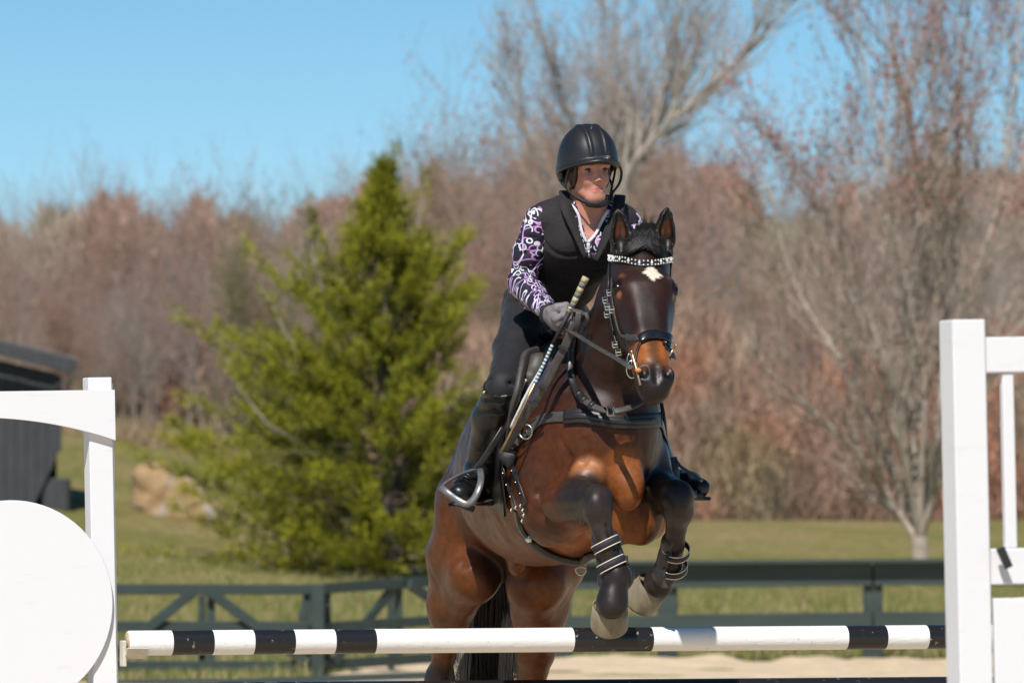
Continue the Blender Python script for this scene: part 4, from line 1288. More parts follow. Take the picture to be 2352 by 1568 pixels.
hoof(W(1504, 1339, 20.15), HX_L, np.array([-.35, -1, -.2]), .063, .084)
hoof(W(998, 1862, 21.85), np.array([0, -.3, -1]), np.array([0, -1, 0]))
hoof(W(1208, 1942, 21.79), np.array([0, -.3, -1]), np.array([0, -1, 0]))

# tail, forelock and mane
M_HAIR = mat_noise('black_hair', (.006, .005, .005), (.018, .014, .013), 60, .45, .3, 300, .002, (1, 1, .1))
M_HAIR_SHEEN = mat_noise('tail_sheen', (.12, .10, .085), (.30, .27, .24), 60, .4, .3, 300, .002, (1, 1, .1))  # pale strand colour standing in for sheen on the tail
def hairs(name, roots, tips, mids, r, mat, parent, n=5, sub=5, seed=1):
    m = MB()
    for a, b, c_ in zip(roots, mids, tips):
        pts = spline([a, b, c_], sub)
        rr = np.interp(np.linspace(0, 1, len(pts)), [0, .3, 1], [r, r, r * .10])
        m.tube(pts, rr, 3, cap=False)
    return m.build(name, mat, parent, True)
rs = np.random.RandomState(4)
TR = []; TM = []; TT = []
for i in range(2200):
    a = rs.rand() * 2 * pi; q = math.sqrt(rs.rand()); cl = rs.normal(0, 3)
    r0 = W(1128 + 20 * sin(a) * q, 1180 + 60 * rs.rand(), 21.85 + .05 * cos(a) * q)
    mid = W(1124 + 54 * sin(a) * q + rs.normal(0, 8), 1390 + rs.normal(0, 25), 21.95 + .10 * cos(a) * q)
    tip = W(1118 + 60 * sin(a) * q + rs.normal(0, 16), 1560 + 190 * rs.rand() - 40 * q, 22.0 + .10 * cos(a) * q)
    TR.append(r0); TM.append(mid); TT.append(tip)
hairs('tail', TR, TT, TM, .0035, M_HAIR, horse)
TR = []; TM = []; TT = []
for i in range(70):
    x = rs.choice([1058, 1066, 1156, 1172]) + rs.normal(0, 7)
    TR.append(W(x + 12, 1390, 21.88)); TM.append(W(x + 4, 1490, 21.86)); TT.append(W(x - 4, 1590 + 80 * rs.rand(), 21.86))
hairs('tail_highlight', TR, TT, TM, .0026, M_HAIR_SHEEN, horse)
TR = []; TM = []; TT = []
NFL = 2600
for i in range(NFL):      # forelock falling to both sides
    sd = -1 if rs.rand() < .55 else 1
    r0 = W(1481 + rs.normal(0, 15), 550 + rs.normal(0, 8), 19.80)
    e = rs.uniform(.25, 1) * (1 + .08 * rs.randn())
    m_ = W(1481 + sd * 34 * e + rs.normal(0, 6), 558 + rs.normal(0, 9), 19.77); t_ = W(1481 + sd * 76 * e + rs.normal(0, 5), 566 + 12 * e + rs.normal(0, 7), 19.77)
    TR.append(r0); TM.append(m_); TT.append(t_)
for i in range(520):      # tuft that stands up with the jump
    a = round(rs.uniform(-1, 1) * 5) / 5 + rs.normal(0, .05); cl = a; L_ = rs.uniform(.25, 1) * (1 - .35 * abs(a))
    r0 = W(1480 + a * 36, 558 + rs.normal(0, 3), 19.79)
    m_ = W(1480 + a * 28, 552 - 30 * L_, 19.83); t_ = W(1482 + cl * 22 + rs.normal(0, 4.0), 550 - 84 * L_ * (.75 + .25 * cos(a * 9)), 19.90)
    TR.append(r0); TM.append(m_); TT.append(t_)
A_ = np.array(TT[:NFL]); A_, _n = H.project(A_, .010); TT[:NFL] = list(A_)
A_ = np.array(TM[:NFL]); A_, _n = H.project(A_, .018); TM[:NFL] = list(A_)
hairs('forelock', TR, TT, TM, .00095, M_HAIR, horse)
TR = []; TM = []; TT = []
for i in range(500):      # mane lying on the far side of the crest
    tt = rs.rand()
    c0 = W(1474 - 125 * tt, 545 + 250 * tt, 19.93 + .5 * tt) + Lv * .0
    TR.append(c0 + [0, .06, .05]); TM.append(c0 + Lv * .07 + [0, .10, .04]); TT.append(c0 + Lv * .11 + [0, .08, -.08])
hairs('mane', TR, TT, TM, .003, M_HAIR, horse)
# ------------------------------------------------------------------ the rider
rider = tag(empty('person', W(1240, 790, 20.6)), 'woman riding in two-point in black helmet, black vest and patterned lilac sleeves', 'person')
HY = radians(20)
Ff = unit(np.array([sin(HY), -cos(HY), -.02])); Lf = unit(np.array([cos(HY), sin(HY), .05])); Uf = np.cross(Lf, Ff); Uf = Uf if Uf[2] > 0 else -Uf
HC = W(1352, 393, 20.30); RF = np.stack([Ff, Lf, Uf], 1)
def K(f, l, u): return HC + Ff * f + Lf * l + Uf * u

TL = unit(np.array([cos(radians(12)), sin(radians(12)), .02]))     # torso left-right
PEL = W(1243, 708, 20.80); WAI = W(1288, 640, 20.56); CHE = W(1335, 565, 20.42); UCH = W(1345, 512, 20.39); NEC = W(1349, 478, 20.37)
SR = W(1241, 507, 20.37); SL = W(1437, 512, 20.45)
ER = W(1199, 652, 20.42); WR = W(1266, 722, 20.08)
EL2 = W(1490, 650, 20.44); WL = W(1500, 745, 20.10)
HR = W(1215, 722, 20.74); KR = W(1154, 890, 20.20); AR = W(1100, 1078, 20.42)
HLh = W(1300, 735, 20.92); KL = W(1450, 915, 20.66); AL = W(1526, 1086, 20.84)

def torso(S_, o=0.0, k=.05):
    S_.chain([PEL, WAI, CHE, UCH], [.120 + o, .108 + o, .123 + o, .108 + o], k=k, n=np.cross(TL, unit(UCH - PEL)), flat=.80)
    S_.ell(PEL + [0, .06, -.02], (.128 + o, .15 + o, .11 + o), k=k)
    for s in (-1, 1):
        S_.ell(CHE + TL * s * .060 + np.array([0, -.075, .005]), .052 + o, k=.05)
    S_.chain([NEC - [0, -.03, .02], (SR * .75 + UCH * .25) + [0, .01, .005]], [.052 + o, .046 + o], k=.05)
    S_.chain([NEC - [0, -.03, .02], (SL * .75 + UCH * .25) + [0, .01, .005]], [.052 + o, .046 + o], k=.05)
    return S_
def arm(S_, s, o=0.0, k=.03):
    sh, el, wr = (SR, ER, WR) if s < 0 else (SL, EL2, WL)
    md = sh * .5 + el * .5 + np.array([s * .004, 0, 0])
    fm = el * .65 + wr * .35
    S_.chain([sh, md, el], [.050 + o, .047 + o, .038 + o], k=k)
    S_.chain([el, fm, wr], [.038 + o, .040 + o, .026 + o], k=k)
    return S_
def leg(S_, s, o=0.0, k=.04, upper=True, lower=True):
    hp, kn, an = (HR, KR, AR) if s < 0 else (HLh, KL, AL)
    if upper:
        S_.chain([hp, hp * .5 + kn * .5, kn], [.084 + o, .070 + o, .051 + o], k=k)
    if lower:
        c_ = kn * .62 + an * .38 + np.array([0, .02, 0])
        S_.chain([kn, c_, an], [.052 + o, .055 + o, .036 + o], k=k)
    return S_

# --- body: one continuous skin surface (head, neck, trunk, limbs, hands)
RBD = Sdf()
RBD.ell(K(-.010, 0, .032), (.090, .062, .090), RF)
RBD.ell(K(.028, 0, -.028), (.058, .043, .076), RF, k=.03)
RBD.ell(K(.052, 0, -.088), (.026, .024, .022), RF, k=.03)
for s in (-1, 1):
    RBD.cone(K(.010, s * .032, -.050), K(.052, s * .012, -.090), .014, .014, k=.03)
    RBD.ell(K(.060, s * .026, -.030), (.020, .018, .020), RF, k=.025)
    RBD.cone(K(.078, s * .012, .018), K(.068, s * .044, .016), .0085, .008, k=.018)
    RBD.ell(K(.089, s * .0300, -.001), (.013, .0145, .0085), RF, k=.010, op='sub')
    RBD.ell(K(-.008, s * .062, -.020), (.016, .009, .028), RF, k=.008)
RBD.cone(K(.078, 0, .004), K(.0985, 0, -.031), .0072, .0082, k=.014)
for s in (-1, 1):
    RBD.ell(K(.0905, s * .0092, -.0355), (.009, .0062, .0062), RF, k=.006)
    RBD.ell(K(.099, s * .0065, -.0435), (.005, .0032, .003), RF, k=.002, op='sub')
    RBD.cone(K(.0825, s * .001, -.0580), K(.0750, s * .020, -.0612), .0046, .0026, k=.006)
RBD.cone(K(.0800, -.013, -.0700), K(.0800, .013, -.0700), .0050, .0050, k=.007)
RBD.cone(K(.0880, -.014, -.0640), K(.0880, .014, -.0640), .0030, .0030, k=.003, op='sub')
RBD.chain([K(-.022, 0, -.06), NEC + [.0, -.02, 0.0], NEC * .5 + UCH * .5 + [0, 0, 0]], [.052, .049, .07], k=.035)
torso(RBD, -.004); arm(RBD, -1, -.004); arm(RBD, 1, -.004); leg(RBD, -1, -.016); leg(RBD, 1, -.016)
for an, tp, he in ((AR, W(1054, 1133, 20.16), W(1115, 1122, 20.46)), (AL, W(1608, 1122, 20.56), W(1544, 1116, 20.84))):
    RBD.chain([an, he * .45 + tp * .55, tp], [.030, .020, .016], k=.02)
# hands: palm, four bent fingers and a thumb each, closed on the reins
HAND = {}
def hand(S_, wr, s, o=0.0):
    """knuckles towards the camera, fingers curl back under"""
    dn = unit(np.array([s * -.30, -.72, -.40])) if s < 0 else unit(np.array([-.25, -.85, -.35]))   # wrist -> knuckles
    acr = unit(np.array([.55, -.10, -.80])) if s < 0 else unit(np.array([-.35, -.1, -.9]))        # index -> little finger
    acr = unit(acr - dn * (acr @ dn)); pl = np.cross(dn, acr); inn = pl if pl[0] * (-s) > 0 else -pl
    c = wr + dn * .052
    Rm = np.stack([dn, acr, inn], 1)
    S_.ell(c, (.048 + o, .040 + o, .018 + o), Rm, k=.02)
    S_.cone(wr - dn * .01, c, .026 + o, .026 + o, k=.02)
    L_ = [.031, .034, .032, .026]
    for i in range(4):
        b0 = wr + dn * (.088 - .004 * abs(i - 1)) + acr * (-.030 + .0195 * i)
        p1 = b0 + unit(dn * .35 + inn * .95) * L_[i]
        p2 = p1 + unit(-dn * .80 + inn * .55) * L_[i] * .75
        p3 = p2 + unit(-dn * .85 - inn * .5) * L_[i] * .6
        S_.chain([b0 - dn * .02, b0, p1, p2, p3], [.0095 + o, .0102 + o, .0092 + o, .0085 + o, .0075 + o], k=.006)
    t0 = wr + dn * .03 - acr * .034 + inn * .006; t1 = t0 + unit(dn * .7 - acr * .25 + inn * .55) * .034; t2 = t1 + unit(dn * .35 + inn * .9 + acr * .1) * .030
    S_.chain([t0, t1, t2], [.0135 + o, .0115 + o, .0098 + o], k=.012)
    HAND[s] = (wr, dn, acr, inn)
hand(RBD, WR, -1); hand(RBD, WL, 1)
bv, bf = RBD.mesh(.0046)
sk = np.tile(np.array([.54, .245, .180]), (len(bv), 1)); q = (bv - HC) @ RF
def mixc(C, w, c): w = np.clip(w, 0, 1)[:, None]; return C * (1 - w) + np.array(c) * w
sk = mixc(sk, .55 * (1 - sstep(np.linalg.norm(q - [.065, -.040, -.030], axis=1), .012, .034)), (.50, .165, .125))
sk = mixc(sk, .55 * (1 - sstep(np.linalg.norm(q - [.065, .040, -.030], axis=1), .012, .034)), (.50, .165, .125))
sk = mixc(sk, .4 * (1 - sstep(np.linalg.norm(q - [.105, 0, -.034], axis=1), .006, .02)), (.50, .17, .13))
lip = (1 - sstep(np.abs(q[:, 2] + .0640) + np.abs(q[:, 1]) * .42, .0090, .0115)) * (q[:, 0] > .070)
sk = mixc(sk, .85 * lip, (.44, .125, .11))
for s in (-1, 1):
    br = (1 - sstep(np.abs(q[:, 2] - .0185 - .10 * (.03 - np.abs(q[:, 1] - s * .030))) , .0018, .0042)) * (np.abs(q[:, 1] - s * .031) < .019) * (q[:, 0] > .05)
    sk = mixc(sk, .8 * br, (.10, .055, .035))
    dk = 1 - sstep(np.linalg.norm((q - [.080, s * .0305, .001]) / [1, 1.5, .8], axis=1), .006, .013)
    sk = mixc(sk, .55 * dk, (.24, .12, .09))
sk *= (1 + .06 * vnoise(bv, 60, 8))[:, None]
t = NT('skin'); a_ = t.n("ShaderNodeAttribute", attribute_name='coat'); t.base(a_.outputs[0]); t.rough(.46)
t.setp("Subsurface Weight", .05); t.setp("Subsurface Radius", (.012, .005, .003)); t.setp("Subsurface Scale", 1.0)
t.bump(t.noise(900, 3, .6, t.coord()).outputs[0], .12, .0006); M_SKIN = t.m
new_mesh('body', bv, bf, M_SKIN, rider, True, color=sk)
# eyes
M_SCL = mat_noise('eye_white', (.24, .19, .17), (.28, .23, .20), 10, .2, 0)
M_IRIS = mat_noise('brown_iris', (.045, .022, .012), (.07, .035, .018), 90, .1, 0)
gz_ = unit(Ff * 1 + Lf * .10)
for s in (-1, 1):
    m = MB(); c = K(.0682, s * .0300, -.001); m.ball(c, .0106, nu=16, nv=12)
    o = m.build('eye', M_SCL, rider, True)
    Rm = np.stack([np.cross([0, 0, 1.0], gz_), np.cross(gz_, np.cross([0, 0, 1.0], gz_)), gz_], 1)
    m = MB(); m.ball(c + gz_ * .0046, .0069, nu=14, nv=8, sc=(1, 1, 1.0), R=Rm); m.build('iris', M_IRIS, o, True)
    m = MB(); V = [K(.0800 - .0045 * abs(a), s * (.0300 + .0125 * a), 0.0016 + .0028 * (1 - a * a)) for a in np.linspace(-1, 1, 7)]
    m.tube(V, .0022, 5); m.build('eyelid_lashes', mat_noise('lash%d' % s, (.02, .012, .01), (.03, .02, .015), 50, .6, 0), rider, True)
# hair tucked under the helmet
M_BROWN = mat_noise('brown_hair', (.020, .010, .006), (.050, .026, .014), 80, .45, .3, 300, .002, (1, 1, .2))
hh_ = Sdf(); hh_.ell(K(-.030, 0, .012), (.080, .070, .088), RF)
hh_.ell(K(-.075, 0, -.045), (.030, .045, .035), RF, k=.03)
for s in (-1, 1):
    hh_.cone(K(.040, s * .058, .030), K(.022, s * .056, -.012), .010, .010, k=.012); hh_.ell(K(-.004, s * .058, -.018), (.032, .013, .045), RF, k=.015)
hv, hf = hh_.mesh(.006); new_mesh('hair', hv, hf, M_BROWN, rider, True)

# --- helmet
t = NT('helmet_shell'); co = t.coord(); t.base((.012, .012, .013)); t.rough(.44); t.setp("Specular IOR Level", .5)
t.bump(t.noise(700, 2, .5, co).outputs[0], .10, .0006); M_HELM = t.m
HM = K(-.004, 0, .040)
hm = Sdf()
hm.ell(HM, (.117, .0985, .120), RF)
hm.ell(HM + Uf * -.03 - Ff * .006, (.112, .0975, .10), RF, k=.02)
for s in (-1, 1):       # raised centre band edges
    ang = [radians(a) for a in range(6, 104, 2)]
    pts = [HM + Ff * (.1098 * cos(a)) + Uf * (.1120 * sin(a)) + Lf * (s * (.026 + .002 * sin(a))) for a in ang]
    hm.chain(pts, [.0060] * len(pts), k=.004)
for a, l in ((60, -.004), (72, .006)):
    c = HM + Ff * (.117 * cos(radians(a))) + Uf * (.121 * sin(radians(a))) + Lf * l
    hm.ell(c, (.009, .005, .009), RF, k=.002, op='sub')
# rim: front at the brow, dropping behind the ears
pf = K(.10, 0, .019); pb = K(-.12, 0, -.014); rn = np.cross(Lf, unit(pf - pb)); rn = rn if rn[2] < 0 else -rn
def cutf(P): return (P - pf) @ rn
hm.fn(cutf, HM - .2, HM + .2, op='and')
hm.ell(K(-.044, 0, .000), (.070, .0980, .066), RF, k=.012)
hm.ell(K(-.008, 0, .006), (.108, .088, .120), RF, k=.004, op='sub')
arc = []
for a in np.linspace(-104, 104, 60):
    x = cos(radians(a)); y = sin(radians(a)); p = K(-.004, 0, 0) + Ff * (.117 * x + (.030 if x > 0 else 0) * max(x, 0) ** 1.5) + Lf * .0995 * y
    p = p - rn * ((p - pf) @ rn) / 1.0 + Uf * .004; arc.append(p)
hm.chain(arc, [.0042] * len(arc), k=.006)
arc2 = [p - unit(p - HM) * .012 for p in arc[8:-8]]; hm.chain(arc2, [.0045] * len(arc2), k=.010)
arc3 = [p - unit(p - HM) * .022 for p in arc[14:-14]]; hm.chain(arc3, [.0045] * len(arc3), k=.010)
v_, f_ = hm.mesh(.0034); o = new_mesh('helmet', v_, f_, M_HELM, rider, True)
M_CHROME = mat_noise('chrome', (.75, .74, .72), (.85, .84, .82), 30, .22, 0, metallic=1.0)
def onhelm(l, u):
    a = math.asin(max(-1, min(1, (u) / .122))); f = .1225 * cos(a) * math.sqrt(max(0, 1 - (l / .107) ** 2)) + .002
    return HM + Ff * f + Lf * l + Uf * u
m = MB(); pts = [onhelm(l, u) + Ff * .0025 for (l, u) in ((-.030, .000), (-.024, .0055), (.026, .0065), (.034, .003), (.030, -.002), (-.026, -.0055), (-.030, 0.0))]
m.tube(pts, .0012, 5)
for i in range(7): m.tube([onhelm(-.018 + i * .007, -.0015) + Ff * .003, onhelm(-.016 + i * .007, .0035) + Ff * .003], .0009, 4)
m.build('badge', M_CHROME, o)
M_WEB = mat_noise('black_webbing', (.010, .010, .011), (.018, .017, .018), 60, .6, .3)
m = MB()
for s in (-1, 1):
    sd = s * 1.0
    m.tube(spline([K(.045, s * .083, .020), K(.020, s * .086, -.012), K(.000, s * .083, -.050), K(.022, s * .066, -.083), K(.055, s * .035, -.108), K(.066, 0, -.114)], 5), .0068, 8, flat=.32, up=Lf * s)
    m.tube(spline([K(-.060, s * .090, -.012), K(-.030, s * .088, -.035), K(.0, s * .083, -.052)], 5), .0068, 8, flat=.32, up=Lf * s)
m.tube(spline([K(.054, .030, -.106), K(.045, .055, -.105), K(.030, .066, -.112)], 4), .009, 8, flat=.45)
m.tube(spline([K(.030, .064, -.108), K(.028, .070, -.085), K(.026, .072, -.068)], 4), .0055, 8)
m.build('chin_strap', M_WEB, o, True)
m = MB(); pts = spline([K(.052, -.032, -.108), K(.066, -.018, -.114), K(.073, .004, -.116), K(.064, .026, -.112), K(.050, .040, -.106)], 5)
m.tube(pts, .0112, 10, flat=.55, up=-Ff + Uf * .5); m.build('chin_cup', M_WEB, o, True)
m = MB()
m.tube(spline([K(.035, .095, .022), K(.028, .108, -.010), K(.024, .100, -.045), K(.032, .070, -.078)], 6), .0065, 8, flat=.5, up=Lf)
m.build('strap_loop', M_WEB, o, True)

# --- clothes
def cloth(S_, h, name, mat, wrinkle=.0025, wsc=16, suvf=None):
    lo = np.min([o_[1] for o_ in S_.ops if o_[3] == 'add'], axis=0); hi = np.max([o_[2] for o_ in S_.ops if o_[3] == 'add'], axis=0)
    S_.fn(lambda P: wrinkle * vnoise(P * [1, 1, 1.6], wsc, 17) + wrinkle * .5 * vnoise(P, wsc * 2.3, 18), lo, hi, op='disp')
    v_, f_ = S_.mesh(h)
    return new_mesh(name, v_, f_, mat, rider, True, suv=suvf(v_) if suvf else None)
def plane(S_, p, n, lo=None, hi=None):
    n = unit(n); S_.fn(lambda P: (P - p) @ n, p - 2, p + 2, op='and')
# patterned shirt fabric
t = NT('patterned_shirt'); su = t.n("ShaderNodeAttribute", attribute_name='suv').outputs["Vector"]
warp = t.noise(9, 2, .5, su); off = t.n("ShaderNodeVectorMath", operation='SCALE'); t.l(warp.outputs["Color"], off.inputs[0]); off.inputs["Scale"].default_value = .05
ad = t.n("ShaderNodeVectorMath", operation='ADD'); t.l(su, ad.inputs[0]); t.l(off.outputs[0], ad.inputs[1])
def rings(scale, r, w, loc, partial):
    mp = t.mapping(su, (1, 1, 1), (0, 0, 0), loc)
    v = t.n("ShaderNodeTexVoronoi", feature='F1', voronoi_dimensions='3D'); v.inputs["Scale"].default_value = scale; v.inputs["Randomness"].default_value = .85; t.l(mp, v.inputs["Vector"])
    d = t.math('ABSOLUTE', t.math('SUBTRACT', v.outputs["Distance"], r))
    m_ = t.math('LESS_THAN', d, w)
    if partial is not None:
        sb = t.n("ShaderNodeVectorMath", operation='SUBTRACT'); t.l(mp, sb.inputs[0])
        t.l(v.outputs["Position"], sb.inputs[1])
        sp = t.n("ShaderNodeSeparateXYZ"); t.l(sb.outputs[0], sp.inputs[0])
        m_ = t.math('MULTIPLY', m_, t.math('LESS_THAN', sp.outputs[0 if partial > 0 else 1], .004))
    return m_
def swoosh(scale, w, loc, lvl=.5):
    n = t.noise(scale, 0, .5, t.mapping(su, (1, 1, 1), (0, 0, .4), loc))
    return t.math('LESS_THAN', t.math('ABSOLUTE', t.math('SUBTRACT', n.outputs[0], lvl)), w)
base = (.010, .008, .022)
c = t.mix(swoosh(12, .017, (0, 0, 0)), base, (.42, .20, .50))
c = t.mix(swoosh(13, .014, (3, 1, 0), .47), c, (.62, .50, .72))
c = t.mix(t.math('MULTIPLY', rings(34, .36, .050, (0, 0, 0), None), t.math('GREATER_THAN', t.noise(16, 0, .5, su).outputs[0], .52)), c, (.70, .72, .80))
c = t.mix(rings(26, .42, .040, (4, 2, 1), 1), c, (.74, .70, .82))
c = t.mix(rings(24, .40, .036, (7, 5, 1), -1), c, (.55, .30, .62))
t.base(c); t.rough(.75); M_SHIRT = t.m
def suv_arm(sh, el, wr):
    def f(P):
        a = np.linalg.norm(el - sh)
        t1 = np.clip((P - sh) @ (el - sh) / a ** 2, 0, 1); d1 = np.linalg.norm(P - sh - t1[:, None] * (el - sh), axis=1)
        b = np.linalg.norm(wr - el); t2 = np.clip((P - el) @ (wr - el) / b ** 2, 0, 1); d2 = np.linalg.norm(P - el - t2[:, None] * (wr - el), axis=1)
        s_ = np.where(d1 < d2, np.where(t1 <= 0, (P - sh) @ (el - sh) / a, t1 * a), a + t2 * b)
        c_ = np.where((d1 < d2)[:, None], sh + t1[:, None] * (el - sh), el + t2[:, None] * (wr - el))
        r_ = P - c_
        return np.stack([s_ + r_ @ np.array([0, 0, 1.0]) * .0, np.arctan2(r_[:, 0], -r_[:, 1]) * .045, 0 * s_], 1)
    return f
for s in (-1, 1):
    A_ = Sdf(); arm(A_, s, .0055)
    sh, el, wr = (SR, ER, WR) if s < 0 else (SL, EL2, WL)
    for q_ in (.25, .5, .78): A_.cone(sh * (1 - q_) + el * q_ + [-.03, -.05, -.01], sh * (1 - q_) + el * q_ + [.05, -.05, .02], .003, .003, k=.012, op='sub')
    plane(A_, wr + unit(wr - el) * .006, wr - el)
    cloth(A_, .0055, 'sleeve', M_SHIRT, .0035, 22, suv_arm(sh, el, wr))
VB = W(1356, 562, 20.24)                                      # bottom of the neck opening
VL_ = W(1317, 468, 20.31); VR_ = W(1403, 482, 20.33)
def vcut(S_, grow_, dpt=.5, VB=VB, VL_=VL_, VR_=VR_):
    """remove the open V at the throat: a wedge between the two zip edges"""
    b = VB + np.array([0, 0, -grow_ * 1.5]); l = VL_ + np.array([-grow_, 0, .05]); r_ = VR_ + np.array([grow_, 0, .05])
    nl = unit(np.cross(l - b, [0, 1.0, 0])); nl = nl if nl[0] < 0 else -nl
    nr = unit(np.cross(r_ - b, [0, 1.0, 0])); nr = nr if nr[0] > 0 else -nr
    def f(P): return np.maximum(np.maximum((P - b) @ nl, (P - b) @ nr), (P[..., 1] - (NEC[1] - .0)))
    S_.fn(f, np.minimum(l, r_) - [.05, .3, .2], np.maximum(l, r_) + [.05, .05, .15], op='sub')
SH_ = Sdf(); torso(SH_, .003)
SH_.chain([NEC + [0, -.005, -.01], K(-.020, 0, -.098)], [.058, .057], k=.03)
plane(SH_, K(-.02, 0, -.096), Uf * 1.0 + Ff * .25)
vcut(SH_, .006)
plane(SH_, PEL, -(UCH - PEL))
cloth(SH_, .0055, 'shirt', M_SHIRT, .001, 20, lambda P: np.stack([P[:, 2], P[:, 0], P[:, 1] * .3], 1))
M_ZIP = mat_noise('white_zip_tape', (.62, .60, .64), (.75, .73, .76), 40, .5, .2)
def on(S_, P_, off): return S_.project(np.array(P_), off)[0]
ed = []
for (a, b) in ((VL_ + [-.006, 0, .0], VB), (VR_ + [.006, 0, .0], VB)):
    pts = [a * (1 - q_) + b * q_ + np.array([0, -.02, 0]) for q_ in np.linspace(0, 1, 12)]
    pts = on(RBD, pts, .009)
    m = MB(); m.tube(pts, .0052, 6, flat=.5, up=np.array([0, -1.0, .2])); m.build('zip_tape', M_ZIP, rider, True)
ZB = W(1358, 598, 20.24); pts = on(RBD, [VB * (1 - q_) + ZB * q_ for q_ in np.linspace(0, 1, 6)], .013)
m = MB(); m.tube(pts, .0062, 6, flat=.5, up=np.array([0, -1.0, .2])); m.build('zip_tape', M_ZIP, rider, True)
m = MB(); m.tube([pts[-1] + [0, -.008, .012], pts[-1] + [.002, -.010, -.018]], .0035, 6); m.build('zip_pull', M_CHROME, rider, True)

# vest
t = NT('black_vest'); co = t.coord(); w_ = t.noise(13, 5, .65, t.mapping(co, (1, 1, 1.8))); w3 = t.noise(90, 3, .6, co)
t.base(t.ramp(w_.outputs[0], [(.3, (.018, .0155, .017)), (.7, (.030, .026, .028))])); t.rough(.8); t.setp("Specular IOR Level", .2); t.setp("Sheen Weight", .03)
hh2 = t.math('ADD', w_.outputs[0], t.math('MULTIPLY', w3.outputs[0], .35)); t.bump(hh2, .55, .007); M_VEST = t.m
VS = Sdf(); torso(VS, .017)
VS.chain([NEC + [0, .02, -.012], K(-.032, 0, -.095)], [.075, .068], k=.04)
plane(VS, K(-.02, 0, -.092), Uf * 1.0 + Ff * .15)
VS.ell(SR + [.010, .005, .004], (.058, .056, .050), k=.03)
VS.ell(SR + [-.036, 0, -.072], (.056, .10, .085), k=.006, op='sub')
VS.ell(SL + [-.010, .005, .004], (.058, .056, .050), k=.03)
VS.ell(SL + [.040, 0, -.076], (.055, .10, .085), k=.006, op='sub')
vcut(VS, .004, VB=W(1357, 606, 20.24), VL_=W(1300, 456, 20.31), VR_=W(1420, 470, 20.33))
nq = unit(UCH - PEL)
for (v0, uu) in ((560, 1245), (596, 1245), (640, 1235), (680, 1230)):    # quilting seams
    p = [W(u_, v0 + 26 * ((u_ - 1245) / 110.0) * (1 if v0 < 580 else .7) + 4 * sin(u_ * .05), 20.30) for u_ in range(1240, 1470, 12)]
    p, g_ = VS.project(p, 0.0)
    VS.chain(list(p), [.0022] * len(p), k=.014, op='sub')
plane(VS, PEL + nq * .005, -nq)
vs_o = cloth(VS, .0050, 'vest', M_VEST, .0028, 15)
# stand-up collar flaps
m = MB()
for (a, b, c_) in ((W(1297, 440, 20.34), W(1299, 480, 20.27), W(1345, 592, 20.225)), (W(1424, 450, 20.40), W(1420, 490, 20.30), W(1369, 598, 20.225))):
    pts = spline([a, b, (b + c_) / 2 + [0, -.012, 0], c_], 5)
    m.tube(pts, np.linspace(.020, .007, len(pts)), 8, flat=.26, up=np.array([0, -1.0, .25]))
m.build('collar_edge', M_VEST, rider, True)

# breeches
t = NT('black_breeches'); co = t.coord(); w_ = t.noise(14, 4, .6, co)
t.base((.012, .0112, .013)); t.rough(.68); t.setp("Specular IOR Level", .35); t.setp("Sheen Weight", .05); t.bump(w_.outputs[0], .35, .006); M_BREECH = t.m
BR = Sdf(); BR.ell(PEL + [0, .06, -.02], (.140, .16, .12)); BR.chain([PEL + nq * .09, PEL], [.122, .130], k=.04, n=np.cross(TL, nq), flat=.85)
leg(BR, -1, .004, lower=False); leg(BR, 1, .004, lower=False)
for kn, an in ((KR, AR), (KL, AL)): BR.cone(kn, kn * .82 + an * .18, .058, .056, k=.02)
for q_ in (.15, .25, .8, .93):
    c_ = HR * (1 - q_) + KR * q_; BR.cone(c_ + [-.10, -.05, .02], c_ + [.06, -.09, -.02], .004, .003, k=.016, op='sub')
plane(BR, PEL + np.array([0, 0, .085]), np.array([0, -.25, 1.0]))
cloth(BR, .006, 'breeches', M_BREECH, .003, 14)
